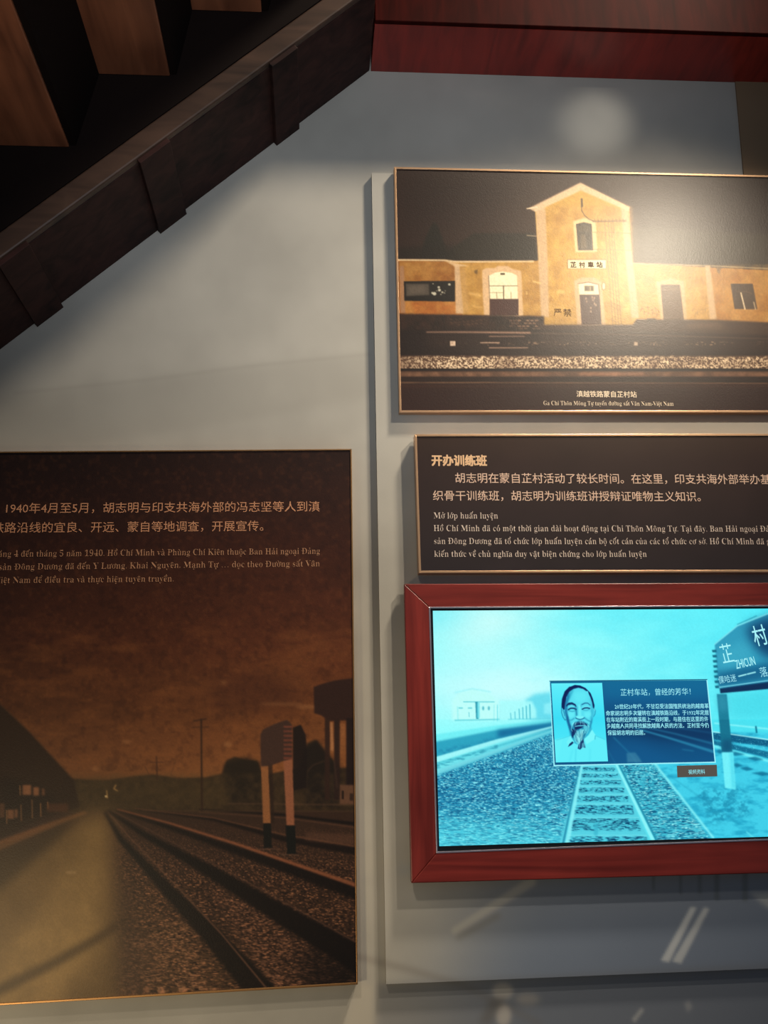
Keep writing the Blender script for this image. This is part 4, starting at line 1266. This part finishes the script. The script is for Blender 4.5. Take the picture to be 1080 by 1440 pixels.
po = thing('railway_poster', 'large dark brown poster of railway tracks at dusk, on the lower left of the wall', 'poster')
PF = 0.020
quad_slab('panel_core', inset(lq, 1, 1, 1, 1), 0.0, PF - 0.001, back_m, po)
print_mesh('printed_photograph', inset(lq, 1.4, 1.2, 1.4, 2.4), PF, 1.25, P, mat_print('satin_poster_print', rough=0.44, spec=0.25, weave=0.3), po)
rim('frame_bar', lq, inset(lq, 2.0, 1.7, 2.0, 3.2), 0.0, PF + 0.002, mat_plain('brass_trim', (150, 112, 72), rough=0.42, metal=0.8, vary=.05), po)
D4 = PF + 0.0005
cop_m = mat_ink('copper_ink', (196, 140, 106))
cop2_m = mat_ink('dim_copper_ink', (176, 130, 100))
letters('chinese_line', '1940年4月至5月，胡志明与印支共海外部的冯志坚等人到滇', (8.3, 720.8), (449.5, 718.0), 16.2, D4, cop_m, po)
letters('chinese_line', '越铁路沿线的宜良、开远、蒙自等地调查，开展宣传。', (-29, 748.4), (370.4, 745.4), 16.2, D4, cop_m, po)
letters('vietnamese_line', 'Từ tháng 4 đến tháng 5 năm 1940, Hồ Chí Minh và Phùng Chí Kiên thuộc Ban Hải ngoại Đảng', (-31, 783.4), (450, 778.8), 12.6, D4, cop2_m, po, serif=True)
letters('vietnamese_line', 'cộng sản Đông Dương đã đến Y Lương, Khai Nguyên, Mạnh Tự … dọc theo Đường sắt Vân', (-31, 801.8), (450, 796.3), 12.6, D4, cop2_m, po, serif=True)
letters('vietnamese_line', 'Nam - Việt Nam để điều tra và thực hiện tuyên truyền.', (-44, 820.6), (244.4, 817.6), 12.6, D4, cop2_m, po, serif=True)

# ------------------------------------------------------------------ 5. red beam over the panels
bm = thing('red_beam', 'deep red lacquered wooden beam jutting out of the wall above the station photo', 'beam')
zb = at(540, 101).z
x0b, x1b = at(521.5, 100).x, at(1420, 130).x
DB = 0.165


def box(name, x0, x1, y0, y1, z0, z1, mat, parent, bevel=0.001):
    return prism(name, [(x0, y0, z0), (x1, y0, z0), (x1, y0, z1), (x0, y0, z1)], [(x0, y1, z0), (x1, y1, z0), (x1, y1, z1), (x0, y1, z1)], mat, parent, bevel)


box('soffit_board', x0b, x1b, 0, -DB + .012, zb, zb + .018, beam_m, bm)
box('front_board', x0b, x1b, -DB + .012, -DB, zb, zb + .36, mat_wood('dimmed_red_wood', (32, 6, 5), (54, 11, 8), rough=0.6, grain=(22, 3, 3), spec=0.03), bm, .002)  # darker red puts the front face's shade into its colour
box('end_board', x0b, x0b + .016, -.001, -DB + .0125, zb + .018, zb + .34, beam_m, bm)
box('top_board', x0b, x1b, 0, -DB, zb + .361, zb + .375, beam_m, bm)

# ------------------------------------------------------------------ 6. staircase underside, upper left
sp = thing('staircase', 'dark wooden staircase seen from below, climbing across the upper left corner', 'staircase')
A0, A1 = at(519.5, 99.5), at(0, 492)
U = (A1 - A0)
U = U / abs(U.x)                        # per metre to the left
A2 = A0 + U * 1.9
nrm = Vector((-U.z, 0, U.x)).normalized()
if nrm.z < 0:
    nrm = -nrm
SD_ = 0.27


def sloped(name, s0, s1, h0, h1, d0, d1, mat, parent, bevel=0.0015, cut=True):
    """board lying along the slope: s = metres to the left of the stair's top corner, h = height above its underside"""
    f = lambda s, h: A0 + U * s + (Vector((0, 0, h * 1.26)) if (cut and s == 0) else nrm * h)
    pr = [f(s0, h0), f(s1, h0), f(s1, h1), f(s0, h1)]
    return prism(name, [Vector((p.x, -d0, p.z)) for p in pr], [Vector((p.x, -d1, p.z)) for p in pr], mat, parent, bevel)


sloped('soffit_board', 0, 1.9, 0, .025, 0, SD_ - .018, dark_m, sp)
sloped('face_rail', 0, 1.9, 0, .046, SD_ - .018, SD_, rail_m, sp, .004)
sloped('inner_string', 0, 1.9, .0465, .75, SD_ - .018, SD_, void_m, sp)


def s_at(x, y, d=0):
    return (A0.x - at(x, y, d).x)


for xa, xb in (((417, 190), (385, 211)), ((258, 314), (221, 338)), ((84, 447), (47, 474))):
    sloped('cleat', s_at(*xa), s_at(*xb), -.0105, -.0002, 0, SD_ - .004, dark_m, sp, .001)
TE = SD_ + .001
tr_px = [((-150, 302), (-42, 305)), ((-10, 204), (97, 208)), ((131, 103.5), (239, 108)), ((262, 14), (368, 18)), ((392, -76), (500, -72))]
corner = []
for (l_, r_) in tr_px:
    a, b = at(*l_, TE), at(*r_, TE)
    z = (a.z + b.z) / 2
    corner.append((a.x, b.x, z))
    box('tread', a.x, b.x, -TE, -TE - .95, z, z + .028, tread_m, sp, .002)
for (xa, xb, z), (xc, xd, z2) in zip(corner[:-1], corner[1:]):
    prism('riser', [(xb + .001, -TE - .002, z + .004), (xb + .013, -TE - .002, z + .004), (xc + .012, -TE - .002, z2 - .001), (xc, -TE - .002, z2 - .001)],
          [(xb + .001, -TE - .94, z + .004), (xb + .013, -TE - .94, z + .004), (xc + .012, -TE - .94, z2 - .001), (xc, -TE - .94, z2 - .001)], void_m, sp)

# carry thing origins: put every Empty at the base of what it parents
bpy.context.view_layer.update()
for o in list(C.objects):
    if o.type == 'EMPTY' and o.children:
        pts = []
        for c in o.children:
            if c.type == 'MESH':
                pts += [Vector(b) for b in c.bound_box]
        x = sum(p.x for p in pts) / len(pts)
        z = min(p.z for p in pts)
        base = Vector((x, 0, z))
        o.location = base
        for c in o.children:
            c.location = -base
